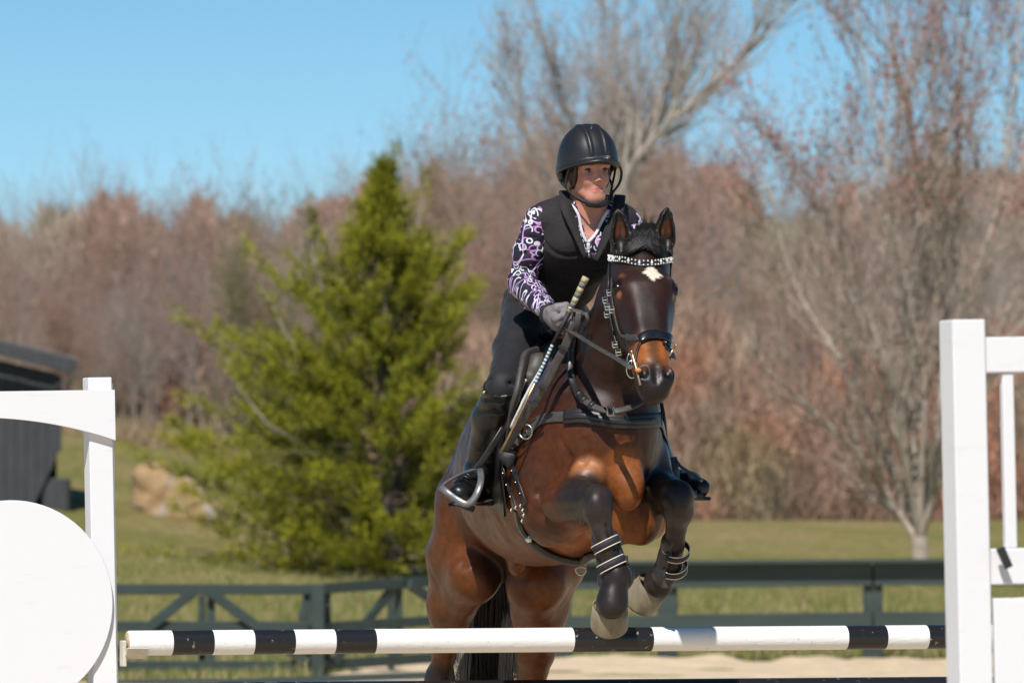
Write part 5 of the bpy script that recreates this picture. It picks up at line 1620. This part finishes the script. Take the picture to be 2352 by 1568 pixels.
# tall boots
t = NT('black_leather_boot'); co = t.coord(); w_ = t.noise(16, 4, .6, t.mapping(co, (1, 1, 2.2)))
t.base((.009, .0085, .009)); t.rough(.33); t.setp("Specular IOR Level", .45); t.bump(w_.outputs[0], .4, .006); M_BOOT = t.m
for s in (-1, 1):
    kn, an = (KR, AR) if s < 0 else (KL, AL)
    toe = W(1054, 1133, 20.16) if s < 0 else W(1608, 1120, 20.56)
    heel = W(1115, 1122, 20.46) if s < 0 else W(1544, 1116, 20.84)
    BT = Sdf(); leg(BT, s, .012, upper=False)
    BT.cone(an + [0, .01, 0], heel, .040, .034, k=.03)
    fd = unit(toe - heel); sd_ = unit(np.cross(fd, [0, 0, 1.0])); up_ = np.cross(sd_, fd); up_ = up_ if up_[2] > 0 else -up_
    BT.chain([an + [0, 0, -.01], heel * .35 + toe * .65 + up_ * .012, toe], [.040, .036, .030], k=.03)
    BT.ell(toe - fd * .02, (.045, .038, .027), np.stack([fd, sd_, up_], 1), k=.02)
    ax_ = unit(an - kn)
    for q_ in (.16, .30, .80, .86, .92): 
        c_ = kn * (1 - q_) + an * q_; BT.chain([c_ + [-.06, -.03, .006], c_ + [0, -.075, 0], c_ + [.06, -.03, -.006]], [.003] * 3, k=.014, op='sub')
    plane(BT, kn - ax_ * .012 + [0, 0, 0], -ax_ + np.array([-.28, 0, 0]) * (1 if s < 0 else -1))
    o = cloth(BT, .0055, 'boot', M_BOOT, .0012, 20)
    m = MB(); c0 = heel - up_ * .022
    for i in range(9):
        pass
    m.box((heel + toe) / 2 - up_ * .036, (np.linalg.norm(toe - heel) + .06, .062, .012), np.stack([fd, sd_, up_], 1), bev=.004)
    m.box(heel - up_ * .046, (.05, .058, .022), np.stack([fd, sd_, up_], 1), bev=.003)
    m.build('sole', M_WEB, o, True)
    if s < 0:
        m = MB(); lp = W(1050, 1000, 20)
        for (q_, r_) in ((.62, .030), (.72, .031), (.82, .031)):
            p = an * (1 - q_) + toe * q_ + up_ * .03
            m.tube([p - sd_ * .030 + up_ * -.01, p + up_ * .006, p + sd_ * .030 - up_ * .01], .004, 6)
        m.build('laces', M_BOOT, o, True)
        m = MB(); m.ball(W(1112, 901, 20.17), .0065); m.build('tab_button', mat_noise('brass', (.55, .35, .15), (.6, .4, .2), 20, .3, 0, metallic=1.0), o, True)
# gloves
t = NT('grey_glove'); co = t.coord(); w_ = t.noise(60, 4, .6, co); t.base(t.ramp(w_.outputs[0], [(.35, (.13, .115, .125)), (.65, (.20, .18, .19))])); t.rough(.7); t.bump(w_.outputs[0], .4, .002); M_GLOVE = t.m
for s, wr, el in ((-1, WR, ER), (1, WL, EL2)):
    G_ = Sdf(); hand(G_, wr, s, .003)
    G_.cone(wr - unit(wr - el) * .012, wr + unit(wr - el) * .02, .030, .028, k=.01)
    v_, f_ = G_.mesh(.0038); o = new_mesh('glove', v_, f_, M_GLOVE, rider, True)
    m = MB(); d_ = unit(wr - el); up_ = unit(np.cross(d_, [0, 1.0, .3])); sd_ = np.cross(d_, up_)
    ring = [wr - d_ * .004 + up_ * .032 * cos(a) + sd_ * .032 * sin(a) for a in np.linspace(0, 2 * pi, 17)]
    m.tube(ring, .009, 6, flat=.4, up=d_); m.build('cuff_strap', M_WEB, o, True)
# ------------------------------------------------------------------ tack
M_LEATHER = mat_noise('black_leather', (.010, .0095, .010), (.022, .020, .020), 30, .40, .3, 200, .001)
M_WORN = mat_noise('worn_grey_leather', (.030, .027, .025), (.068, .060, .055), 24, .55, .4, 160, .0015)
M_PATENT = mat_noise('patent_leather', (.006, .006, .009), (.010, .010, .014), 20, .24, .05)
M_STEEL = mat_noise('worn_steel', (.42, .41, .38), (.62, .61, .57), 40, .28, .1, metallic=1.0)
M_BRASS = mat_noise('tarnished_brass', (.40, .27, .15), (.55, .40, .24), 60, .35, .1, metallic=.9)
M_PAD = mat_noise('saddle_pad_cotton', (.020, .020, .045), (.035, .033, .065), 80, .9, .4)
M_PADEDGE = mat_noise('white_piping', (.55, .53, .52), (.70, .68, .66), 60, .8, .3)
M_ELASTIC = mat_noise('grey_elastic', (.12, .11, .11), (.20, .19, .18), 90, .8, .4)

CAMP = np.array([0, 0, CAMZ])
def rayproj(S0, P_, off, back=.25, fwd=.35):
    """slide each point along its own sight line to the coat, then lift it off by off"""
    P_ = np.array(P_, float); out = P_.copy(); hit = np.zeros(len(P_), bool)
    D = P_ - CAMP; prev = None
    for dy in np.arange(-back, fwd, .008):
        Q_ = P_ + D / D[:, 1:2] * dy
        d = S0.eval(Q_)
        new = (d < 0) & ~hit
        if dy == -back: new[:] = False
        if prev is not None:
            f = prev / (prev - d + 1e-9)
            out[new] = (Q_ - D / D[:, 1:2] * .008 * (1 - f)[:, None])[new]
        hit |= new; prev = np.where(d < 0, 1e-6, d)
    miss = ~hit
    N_ = S0.grad(out); out = out + N_ * off
    if miss.any(): out[miss], N_[miss] = S0.project(P_[miss], off)
    return out, N_
def strap(P_, width, thick=.005, off=.003, name='strap', mat=None, parent=None, sdf=None, n=6, proj=True, m=None, up=None, back=.25):
    P_ = spline(P_, n) if len(P_) > 2 else np.array([P_[0] * (1 - q) + P_[1] * q for q in np.linspace(0, 1, 8)])
    S0 = sdf or H
    if proj:
        P_, N_ = rayproj(S0, P_, off + thick / 2, back)
        for _ in range(2): P_[1:-1] = P_[1:-1] * .5 + (P_[:-2] + P_[2:]) * .25
    else:
        N_ = np.tile(np.array(up if up is not None else (0, -1.0, 0)), (len(P_), 1))
    own = m is None; m = m or MB()
    m.tube(P_, width / 2, 10, flat=thick / width, up=N_)
    if own: return m.build(name, mat, parent, True)
    return P_, N_
def uvs(L, Y=None): return [W(a[0], a[1], a[2] if len(a) > 2 else Y) for a in L]

# bridle ------------------------------------------------------------
bridle = tag(empty('bridle', P0), 'black bridle with crystal browband and patent noseband on the horse', 'bridle')
hp = [Q(.045, -.02, -.10), Q(.062, .02, -.062), Q(.085, .02, 0), Q(.062, .02, .062), Q(.045, -.02, .10)]
bbp = uvs([(1402, 590, 19.85), (1412, 596, 19.74), (1440, 601, 19.68), (1470, 609, 19.66), (1500, 608, 19.66), (1524, 601, 19.70), (1541, 596, 19.80)])
strap(bbp, .020, .006, .002, 'browband', M_LEATHER, bridle)
pts = spline(bbp, 8); pts, nn = rayproj(H, pts, .012)
L_ = np.concatenate([[0], np.cumsum(np.linalg.norm(np.diff(pts, axis=0), axis=1))])
m = MB(); nst = 34
t = NT('crystal'); t.base((.85, .84, .80)); t.setp("Metallic", .35); t.rough(.15); M_CRY = t.m
cs = []
for i in range(nst):
    s_ = L_[-1] * (.04 + .92 * i / (nst - 1))
    c = np.array([np.interp(s_, L_, pts[:, k]) for k in range(3)]); cs.append(c)
    if i % 3 == 1:
        m2 = MB(); m2.ball(c, .0048, nu=6, nv=4); m2.build('crystal', M_CRY, bridle)
    m.ball(c + [0, 0, .0065], .0034, nu=5, nv=3); m.ball(c - [0, 0, .0065], .0034, nu=5, nv=3)
tag(m.build('small_crystals', M_CRY, bridle), kind='stuff')
# crown piece and cheek pieces
for s in (-1, 1):
    e = Q(.06, -.05, s * .10)
    if s < 0:
        cp = uvs([(1410, 560, 19.92), (1402, 600, 19.86), (1400, 650, 19.80), (1398, 690, 19.76), (1404, 730, 19.70), (1418, 790, 19.64), (1438, 832, 19.58)])
    else:
        cp = uvs([(1540, 575, 19.92), (1548, 610, 19.90), (1554, 680, 19.86), (1553, 740, 19.80), (1547, 800, 19.70)])
    strap(cp, .015, .005, .002, 'cheekpiece', M_LEATHER, bridle)
    if s < 0:
        cp2 = uvs([(1408, 640, 19.78), (1409, 680, 19.72), (1416, 730, 19.66), (1428, 768, 19.62), (1442, 773, 19.56)])
        strap(cp2, .010, .004, .004, 'noseband_hanger', M_WORN, bridle)
        for (u, v, y) in ((1398, 690, 19.72), (1403, 705, 19.70), (1408, 672, 19.72), (1413, 712, 19.68), (1402, 722, 19.70), (1420, 790, 19.60), (1427, 806, 19.58)):
            c, g_ = rayproj(H, W(u, v, y)[None], .010); c = c[0]
            m = MB(); m.tube([c + [-.008, 0, -.010], c + [-.011, 0, .009], c + [.006, 0, .011], c + [.009, 0, -.008], c + [-.008, 0, -.010]], .0022, 5); m.tube([c + [-.009, 0, 0], c + [.007, 0, .001]], .0018, 5)
            m.build('buckle', M_STEEL, bridle)
# noseband: thin sides, patent front
nb = uvs([(1442, 774, 19.56), (1455, 776, 19.53), (1474, 776, 19.49)])
strap(nb, .022, .006, .003, 'noseband_side', M_WORN, bridle)
nb = uvs([(1472, 782, 19.50), (1484, 774, 19.47), (1502, 771, 19.46), (1520, 774, 19.47), (1533, 779, 19.50), (1541, 784, 19.54)])
strap(nb, .034, .012, .004, 'noseband', M_PATENT, bridle)
fl = uvs([(1473, 786, 19.50), (1466, 808, 19.50), (1460, 845, 19.49)])
strap(fl, .010, .005, .003, 'flash_strap', M_LEATHER, bridle)
fl = uvs([(1541, 786, 19.54), (1543, 805, 19.55), (1540, 824, 19.54)])
strap(fl, .012, .005, .003, 'flash_strap', M_LEATHER, bridle)
# bit: lever cheeks and rings
m = MB()
a, b, c = W(1451, 808, 19.49), W(1463, 852, 19.46), W(1471, 884, 19.45)
m.tube(spline([a, b, c], 5), .0042, 8); m.ball(a, .0062, nu=8, nv=6); m.build('bit_cheek', M_BRASS, bridle, True)
m = MB(); m.ball(W(1466, 850, 19.45), .0095, nu=10, nv=7, sc=(1.2, 1, .8)); m.build('bit_stop', mat_noise('orange_rubber', (.50, .20, .07), (.55, .25, .1), 30, .5, 0), bridle, True)
m = MB(); c0 = W(1452, 848, 19.50); m.tube([c0 + np.array([.018 * cos(q), -.004 * sin(q), .028 * sin(q)]) for q in np.linspace(0, 2 * pi, 19)], .0030, 6); m.build('bit_ring', M_STEEL, bridle, True)
m = MB(); c0 = W(1446, 828, 19.52); m.tube([c0 + np.array([.008 * cos(q), 0, .022 * sin(q)]) for q in np.linspace(0, 2 * pi, 15)], .0022, 6); m.build('bit_ring', M_STEEL, bridle, True)
m = MB(); a, b = W(1553, 793, 19.55), W(1536, 818, 19.53); m.tube([a, b], .0036, 8); m.ball(a, .0062, nu=8, nv=6); m.build('bit_cheek', M_BRASS, bridle, True)

# reins ---------------------------------------------------------------
wr, dn, acr, inn = HAND[-1]
hold = W(1312, 748, 19.99)
reins = tag(empty('reins', hold), "worn grey leather reins running from the rider's glove to the bit", 'reins')
strap(uvs([(1296, 752, 20.00), (1330, 772, 19.86), (1375, 800, 19.68), (1418, 824, 19.54), (1452, 846, 19.47)]), .023, .004, 0, 'rein', M_WORN, reins, proj=False, up=(.25, -.8, .6))
strap(uvs([(1505, 765, 20.02), (1530, 790, 19.95), (1545, 815, 19.80), (1546, 822, 19.62)]), .022, .004, 0, 'rein', M_WORN, reins, proj=False, up=(.5, -.3, .8))
# buckle end looped over the hand
strap(uvs([(1345, 722, 19.93), (1334, 716, 19.93), (1318, 712, 19.93), (1308, 706, 19.95)]), .016, .004, 0, 'rein_loop', M_WORN, reins, proj=False, up=(0, -.7, .7))
strap(uvs([(1330, 716, 19.92), (1325, 745, 19.92), (1317, 772, 19.95)]), .021, .004, 0, 'rein_loop', M_WORN, reins, proj=False)
strap(uvs([(1345, 718, 19.92), (1350, 735, 19.92), (1341, 750, 19.95)]), .013, .003, 0, 'rein_end', M_WORN, reins, proj=False)

# running reins from the girth up to the hand ----------------------------
rr_ = tag(empty('running_reins', W(1160, 1045, 20.2)), 'brown grey running reins slanting from the girth up to the hand', 'side reins')
strap(uvs([(1153, 1046, 20.18), (1178, 1000, 20.10), (1206, 958, 20.03), (1245, 898, 19.98), (1275, 838, 19.96), (1297, 797, 19.95), (1320, 740, 19.94)]), .029, .005, 0, 'strap', M_WORN, rr_, proj=False, up=(.2, -1, .2))
strap(uvs([(1158, 1046, 20.19), (1190, 985, 20.12), (1222, 930, 20.05)]), .016, .004, 0, 'strap_end', M_LEATHER, rr_, proj=False, up=(.2, -1, .2))
for (u, v, y) in ((1226, 927, 19.985), (1294, 800, 19.94), (1248, 892, 19.965)):
    m = MB(); d_ = unit(W(1262, 832, 19.98) - W(1212, 925, 20.02)); x_ = unit(np.cross(d_, [0, 1.0, 0]))
    m.box(W(u, v, y), (.036, .010, .010), np.stack([x_, np.cross(d_, x_), d_], 1), bev=.002); m.build('keeper', M_LEATHER, rr_)

# breastplate ---------------------------------------------------------
bp = tag(empty('breastplate', W(1400, 965, 19.95)), 'black padded breast band across the chest with a strap from the girth', 'breastplate')
strap(uvs([(1300, 958, 20.05), (1340, 956, 20.0), (1390, 966, 19.97), (1440, 970, 19.97), (1490, 966, 20.0), (1528, 962, 20.08)]), .050, .014, .002, 'padded_band', M_LEATHER, bp)
strap(uvs([(1303, 958, 20.05), (1345, 957, 20.0), (1395, 966, 19.97), (1445, 970, 19.97), (1495, 966, 20.0)]), .020, .018, .004, 'band_ridge', M_LEATHER, bp)
strap(uvs([(1214, 998, 20.12), (1228, 976, 20.10), (1255, 960, 20.08), (1310, 957, 20.04)]), .036, .006, .002, 'band_strap', M_WORN, bp)
strap(uvs([(1528, 962, 20.08), (1540, 985, 20.2), (1545, 1010, 20.3)]), .030, .006, .002, 'band_strap', M_LEATHER, bp)
strap(uvs([(1166, 1042, 20.22), (1186, 1022, 20.16), (1205, 1003, 20.10), (1216, 992, 20.08)]), .026, .008, .004, 'girth_strap', M_LEATHER, bp)
m = MB(); c0 = rayproj(H, W(1214, 992, 20.08)[None], .012)[0][0]; m.tube([c0 + np.array([.022 * cos(q), -.012 * cos(q) - .004, .024 * sin(q)]) for q in np.linspace(0, 2 * pi, 17)], .0034, 6); m.build('ring', M_STEEL, bp, True)
for (u, v) in ((1186, 1022), (1196, 1012)):
    c0 = rayproj(H, W(u, v, 20.14)[None], .018)[0][0]; m = MB(); m.box(c0, (.034, .006, .022), rotz(.3) @ roty(radians(40)), bev=.002); m.build('keeper', M_WORN, bp)

# neck strap of the martingale -------------------------------------------
nk = tag(empty('neck_strap', W(1400, 945, 19.98)), 'rounded black neck strap hanging with a small buckle below the throat', 'neck strap')
NS = uvs([(1330, 770, 20.10), (1321, 800, 20.07), (1315, 850, 20.05), (1319, 885, 20.0), (1338, 915, 19.93), (1365, 934, 19.88), (1402, 944, 19.85), (1440, 938, 19.86), (1472, 922, 19.90), (1492, 900, 19.98)])
PN = spline(NS, 6); d = H.eval(PN); g = H.grad(PN); PN = PN + g * np.maximum(.012 - d, 0)[:, None]
m = MB(); m.tube(PN[:26], .0125, 10, flat=.7, up=np.array([0, -1.0, .3])); m.build('strap', M_LEATHER, nk, True)
m = MB(); m.tube(PN[25:], .0115, 10, flat=.35, up=np.array([0, -1.0, .3])); m.build('strap', M_WORN, nk, True)
m = MB(); c0 = W(1402, 944, 19.83); m.tube([c0 + np.array([.010 * q, 0, .014 * w_]) for q, w_ in ((-1, -1), (-1, 1), (1, 1), (1, -1), (-1, -1))], .0032, 6); m.build('buckle', M_STEEL, nk, True)
for q in (22, 25, 29):
    m = MB(); p = PN[q]; T_ = unit(PN[q + 1] - PN[q - 1]); m.tube([p - T_ * .007, p + T_ * .007], .0155, 8, flat=.8, up=np.array([0, -1.0, .3])); m.build('keeper', M_LEATHER, nk, True)

# saddle, pad, girth ----------------------------------------------------
sd = tag(empty('saddle', W(1225, 830, 20.5)), 'black jumping saddle with forward flap and knee roll', 'saddle')
def side_l(f, l, u): return B(f, l, u)
for s in (-1, 1):
    if s < 0:
        out = uvs([(1262, 800, 20.35), (1222, 806, 20.30), (1200, 830, 20.22), (1188, 880, 20.18), (1176, 930, 20.18), (1172, 985, 20.22), (1160, 1035, 20.26)])
        inn_ = uvs([(1268, 830, 20.42), (1252, 850, 20.38), (1238, 870, 20.34), (1226, 900, 20.30), (1212, 940, 20.28), (1196, 985, 20.28), (1182, 1030, 20.28)])
    else:
        out = [B(f, .33, u) for f, u in ((.10, .66), (.18, .58), (.20, .48), (.16, .38), (.10, .28), (.04, .20), (.0, .14))]
        inn_ = [B(f, .30, u) for f, u in ((-.10, .66), (-.10, .58), (-.10, .48), (-.10, .38), (-.10, .28), (-.10, .20), (-.10, .14))]
    # flap sheet wrapped over the barrel
    FL = Sdf(); V = []; rows = 14; cols = 8
    A = spline(out, 3); Bk = spline([B(f, s * .34, u) for f, u in ((-.05, .70), (-.16, .60), (-.22, .50), (-.24, .40), (-.22, .30), (-.16, .20), (-.10, .13))], 3)
    n_ = min(len(A), len(Bk)); grid_ = np.array([[A[i] * (1 - j / cols) + Bk[i] * (j / cols) for j in range(cols + 1)] for i in range(n_)])
    Pf = grid_.reshape(-1, 3); Pf, Nf = H.project(Pf, .022); Pi = Pf - Nf * .010
    V = np.concatenate([Pf, Pi]); F = []; w2 = cols + 1; nt = n_ * w2
    for i in range(n_ - 1):
        for j in range(cols):
            a = i * w2 + j; F += [(a, a + 1, a + w2 + 1, a + w2), (nt + a, nt + a + w2, nt + a + w2 + 1, nt + a + 1)]
    for i in range(n_ - 1):
        for j in (0, cols):
            a = i * w2 + j; F.append((a, a + w2, nt + a + w2, nt + a) if j == 0 else (a, nt + a, nt + a + w2, a + w2))
    for j in range(cols):
        for i in (0, n_ - 1):
            a = i * w2 + j; F.append((a, nt + a, nt + a + 1, a + 1))
    new_mesh('flap', V, F, M_LEATHER, sd, True)
# the flap's front edge and knee roll seen at the rider's knee
m = MB(); pts = spline(uvs([(1262, 802, 20.33), (1228, 806, 20.27), (1208, 818, 20.22), (1199, 850, 20.16), (1190, 895, 20.12), (1178, 940, 20.14), (1170, 990, 20.20), (1164, 1030, 20.24)]), 5)
m.tube(pts, np.interp(np.linspace(0, 1, len(pts)), [0, .3, .6, 1], [.012, .018, .017, .010]), 10, flat=.6, up=np.array([.6, -1, 0])); m.build('flap_edge', M_WORN, sd, True)
kr = Sdf(); kr.chain(uvs([(1258, 818, 20.30), (1235, 836, 20.24), (1218, 870, 20.20), (1207, 892, 20.19)]), [.022, .034, .030, .014], k=.02)
v_, f_ = kr.mesh(.006); new_mesh('knee_roll', v_, f_, M_WORN, sd, True)
se = Sdf(); se.chain([B(.02, 0, .80), B(-.14, 0, .765), B(-.34, 0, .77), B(-.46, 0, .83)], [.06, .08, .10, .07], k=.05, n=Uv, flat=.55)
v_, f_ = se.mesh(.012); new_mesh('seat', v_, f_, M_LEATHER, sd, True)
# pad: navy with white piping, seen in front of the flap
pad = tag(empty('saddle_pad', W(1200, 940, 20.3)), 'navy saddle pad with a white edge showing in front of the flap', 'saddle pad')
strap(uvs([(1270, 835, 20.26), (1240, 880, 20.22), (1212, 930, 20.20), (1190, 985, 20.20), (1168, 1040, 20.22)]), .075, .010, .004, 'pad_edge', M_PAD, pad)
strap(uvs([(1268, 832, 20.20), (1250, 868, 20.15), (1228, 905, 20.13), (1208, 945, 20.13), (1190, 985, 20.16)]), .010, .010, .022, 'piping', M_PADEDGE, pad)
strap(uvs([(1228, 880, 20.12), (1208, 915, 20.12), (1190, 950, 20.14)]), .012, .010, .030, 'piping', M_PADEDGE, pad)
strap(uvs([(1128, 1052, 20.36), (1150, 1050, 20.28), (1166, 1049, 20.24)]), .030, .008, .008, 'pad_corner', M_ELASTIC, pad)
# girth and its straps
gi = tag(empty('girth', GP), 'black leather girth under the belly with buckles and a steel ring', 'girth')
gl = [B(.03 - .0 * i, l, u) for i, (l, u) in enumerate([(-.26, .22), (-.235, .13), (-.19, .06), (-.12, .01), (-.04, -.01), (.04, -.01), (.12, .01), (.19, .06), (.24, .13), (.26, .22)])]
gl2 = uvs([(1192, 1168, 20.24), (1200, 1205, 20.25), (1222, 1238, 20.25), (1252, 1262, 20.27), (1290, 1278, 20.30), (1332, 1283, 20.33), (1375, 1280, 20.36), (1412, 1265, 20.40), (1438, 1238, 20.44), (1452, 1200, 20.5)])
strap(gl2, .050, .016, .002, 'girth_band', M_LEATHER, gi, n=7, back=.06)
strap(gl2[2:8], .030, .020, .003, 'girth_centre', M_WORN, gi, n=6, back=.06)
for pts in ([(1158, 1060, 20.22), (1170, 1105, 20.20), (1186, 1150, 20.20), (1192, 1166, 20.2)], [(1178, 1058, 20.18), (1192, 1098, 20.16), (1206, 1140, 20.16), (1212, 1158, 20.16)]):
    strap(uvs(pts), .018, .006, .008, 'billet', M_LEATHER, gi)
    for k in range(3):
        q = (k + 1) / 4; a = np.array(pts[0]) * (1 - q) + np.array(pts[-1]) * q
        c0 = rayproj(H, W(*a)[None], .019)[0][0]; m = MB(); m.ball(c0, .0026, nu=6, nv=4); m.build('stud', M_STEEL, gi)
for (u, v) in ((1189, 1167), (1198, 1162), (1207, 1158), (1212, 1168), (1214, 1178), (1211, 1190)):
    c0 = rayproj(H, W(u, v, 20.2)[None], .022)[0][0]; m = MB(); m.box(c0, (.010, .006, .012), rotz(.4) @ roty(.6), bev=.002); m.build('buckle', M_STEEL, gi)
c0 = rayproj(H, W(1222, 1228, 20.2)[None], .020)[0][0]; m = MB(); m.ball(c0, .0115, nu=12, nv=8, sc=(1, .5, 1)); m.build('stud', M_STEEL, gi, True)
c0 = rayproj(H, W(1332, 1285, 20.32)[None], .022)[0][0]; m = MB()
m.tube([c0 + np.array([.018 * cos(q), -.004, -.010 - .020 * sin(q) * (1 if sin(q) > 0 else .35)]) for q in np.linspace(0, 2 * pi, 21)], .0030, 6); m.build('ring', M_STEEL, gi, True)
cl = Sdf(); cl.chain(uvs([(1152, 1036, 20.19), (1166, 1050, 20.17), (1180, 1044, 20.16)]), [.012, .015, .012], k=.01); cl.chain(uvs([(1158, 1048, 20.17), (1172, 1064, 20.17)]), [.014, .014])
v_, f_ = cl.mesh(.006); new_mesh('strap_keeper', v_, f_, M_WEB, gi, True)

# stirrups ------------------------------------------------------------
def stirrup(label, pts_bar, pts_arch, leather, tread, tw):
    root = tag(empty('stirrup', pts_bar[1]), label, 'stirrup', 'stirrups')
    m = MB(); m.tube(spline(pts_bar, 5), .0115, 10, flat=.75, up=np.array([0, -1.0, .4])); m.build('foot_bar', M_STEEL_D, root, True)
    m = MB(); m.tube(spline(pts_arch, 5), .0055, 8); m.build('arch', M_STEEL_D, root, True)
    strap(leather, .024, .006, 0, 'stirrup_leather', M_LEATHER, root, proj=False, up=(.5, -1, .2))
    m = MB(); d_ = unit(tread[1] - tread[0]); y_ = unit(np.array([.1, 1, 0]) - d_ * d_[1]); z_ = np.cross(d_, y_)
    m.box((tread[0] + tread[1]) / 2, (np.linalg.norm(tread[1] - tread[0]), .055, .022), np.stack([d_, y_, z_], 1), bev=.004); m.build('tread', M_WEB, root)
M_STEEL_D = mat_noise('dark_composite', (.070, .072, .075), (.12, .12, .125), 40, .32, .1, spec=.7)
stirrup("dark stirrup iron round the boot on the rider's leg nearest the evergreen", uvs([(1103, 1080, 20.20), (1105, 1100, 20.12), (1100, 1122, 20.09), (1088, 1146, 20.08), (1072, 1157, 20.08), (1050, 1147, 20.09), (1028, 1131, 20.10), (1013, 1118, 20.12)]),
        uvs([(1013, 1117, 20.12), (1030, 1104, 20.14), (1060, 1088, 20.18), (1090, 1078, 20.22), (1103, 1078, 20.22)]),
        uvs([(1092, 1078, 20.22), (1105, 1062, 20.22), (1135, 1018, 20.22), (1165, 970, 20.24)]), uvs([(1046, 1150, 20.20), (1084, 1168, 20.18)]), 0)
stirrup("dark stirrup iron on the far side of the horse beside its raised knee", uvs([(1548, 1052, 20.55), (1552, 1080, 20.52), (1556, 1105, 20.50), (1575, 1130, 20.46), (1600, 1135, 20.46)]),
        uvs([(1552, 1056, 20.52), (1565, 1072, 20.50), (1590, 1088, 20.48), (1612, 1104, 20.46)]),
        uvs([(1556, 1085, 20.56), (1546, 1070, 20.58), (1532, 1048, 20.6), (1518, 1024, 20.6)]), uvs([(1570, 1140, 20.55), (1604, 1140, 20.5)]), 0)

# tendon boots ------------------------------------------------------------
M_BOOTSHELL = mat_noise('matt_black_shell', (.014, .013, .016), (.024, .022, .026), 60, .38, .2)
M_TRIM = mat_noise('cream_piping', (.62, .56, .42), (.72, .66, .52), 60, .7, .1)
M_BAND = mat_noise('black_elastic', (.012, .010, .018), (.020, .018, .028), 90, .75, .3)
def tendon_boot(a, f, label, back, bands, sidex):
    root = tag(empty('tendon_boot', (a + f) / 2), label, 'tendon boot', 'tendon boots on the forelegs')
    sh = Sdf(); ax_ = unit(f - a); bk = unit(back - ax_ * (back @ ax_)); sx_ = np.cross(ax_, bk)
    sh.chain([a + bk * .012, a * .5 + f * .5 + bk * .012, f + bk * .012], [.046, .043, .055], k=.02)
    sh.ell(f + bk * .012 + sx_ * .03, (.03, .03, .034), k=.02); sh.ell(f + bk * .012 - sx_ * .03, (.03, .03, .034), k=.02)
    sh.fn(lambda P: -((P - (a - bk * .004)) @ bk), a - 1, a + 1, op='and')
    v_, f_ = sh.mesh(.005); new_mesh('shell', v_, f_, M_BOOTSHELL, root, True)
    for (t0, r_) in bands:
        c = a * (1 - t0) + f * t0 + bk * .002
        tilt = unit(ax_ + sx_ * .18)
        x_ = unit(np.cross(tilt, bk)); y_ = np.cross(tilt, x_)
        def ringp(rr, dz): return [c + tilt * dz + (x_ * cos(q) + y_ * sin(q)) * rr for q in np.linspace(0, 2 * pi, 25)]
        m = MB(); m.tube(ringp(r_, 0), .0115, 8, flat=.35, up=tilt, cap=False)
        # wide along the leg: build as a short sleeve instead
        m = MB(); n = 28; V = []
        for dz, rr in ((-.0115, r_), (-.0115, r_ + .003), (.0115, r_ + .003), (.0115, r_)):
            V += [c + tilt * dz + (x_ * cos(2 * pi * k / n) + y_ * sin(2 * pi * k / n)) * rr for k in range(n)]
        F = [(q * n + k, q * n + (k + 1) % n, ((q + 1) % 4) * n + (k + 1) % n, ((q + 1) % 4) * n + k) for q in range(4) for k in range(n)]
        m.add(V, F); o_ = m.build('strap', M_BAND, root, True)
        for dz in (-.0125, .0125):
            m = MB(); m.tube(ringp(r_ + .003, dz), .0019, 5, cap=False); m.build('piping', M_TRIM, o_, True)
        m = MB(); m.box(c - sx_ * sidex * (r_ + .004), (.012, .02, .03), None, bev=.002); m.build('clip', M_WEB, o_)
tendon_boot(W(1389, 1240, 19.725), W(1414, 1326, 19.72), "black boot with cream edged straps on the foreleg over the pole's black band", np.array([.1, 1, 0]), ((.12, .0450), (.64, .0455)), -1)
tendon_boot(W(1556, 1250, 19.99), W(1543, 1318, 20.06), 'black boot with cream edged straps on the foreleg nearer the right stand', np.array([-.75, .7, -.1]), ((.22, .044), (.75, .046)), 1)

# whip in the rider's hand --------------------------------------------------
wh = tag(empty('riding_whip', W(1310, 740, 20.0)), 'riding whip with a taped yellow and grey grip and a blue striped shaft', 'whip')
t1, t2 = W(1346, 637, 19.92), W(1308, 716, 19.95); t3 = W(1229, 880, 19.98); t4 = W(1150, 1040, 20.05)
M_TAPE = mat_noise('yellow_tape', (.36, .31, .17), (.50, .44, .27), 60, .7, .3); M_TAPE2 = mat_noise('grey_tape', (.13, .13, .135), (.20, .20, .21), 60, .7, .3)
M_BLUE = mat_noise('blue_thread', (.010, .13, .24), (.02, .17, .30), 60, .6, .2); M_CREAM = mat_noise('cream_thread', (.55, .53, .40), (.66, .63, .50), 60, .6, .2)
for i in range(7):
    a = t1 * (1 - i / 7) + t2 * i / 7; b = t1 * (1 - (i + 1) / 7) + t2 * (i + 1) / 7
    m = MB(); m.tube([a, b], [.0125 - .0004 * i] * 2, 10); m.build('grip_band', M_TAPE if i % 2 == 0 else M_TAPE2, wh, True)
m = MB(); m.tube([t2, W(1269, 791, 19.97)], [.0095, .0065], 8); m.build('ferrule', M_WEB, wh, True)
t25 = W(1269, 792, 19.97)
for i in range(22):
    a = t25 * (1 - i / 22) + t3 * i / 22; b = t25 * (1 - (i + 1) / 22) + t3 * (i + 1) / 22
    m = MB(); m.tube([a, b], .0062, 7, cap=False); m.build('shaft_band', M_CREAM if i % 2 == 0 else M_BLUE, wh, True)
m = MB(); m.tube([t3, t3 * .6 + t4 * .4, t4], [.0060, .0050, .0035], 7); m.build('shaft_tip', M_BRASS, wh, True)
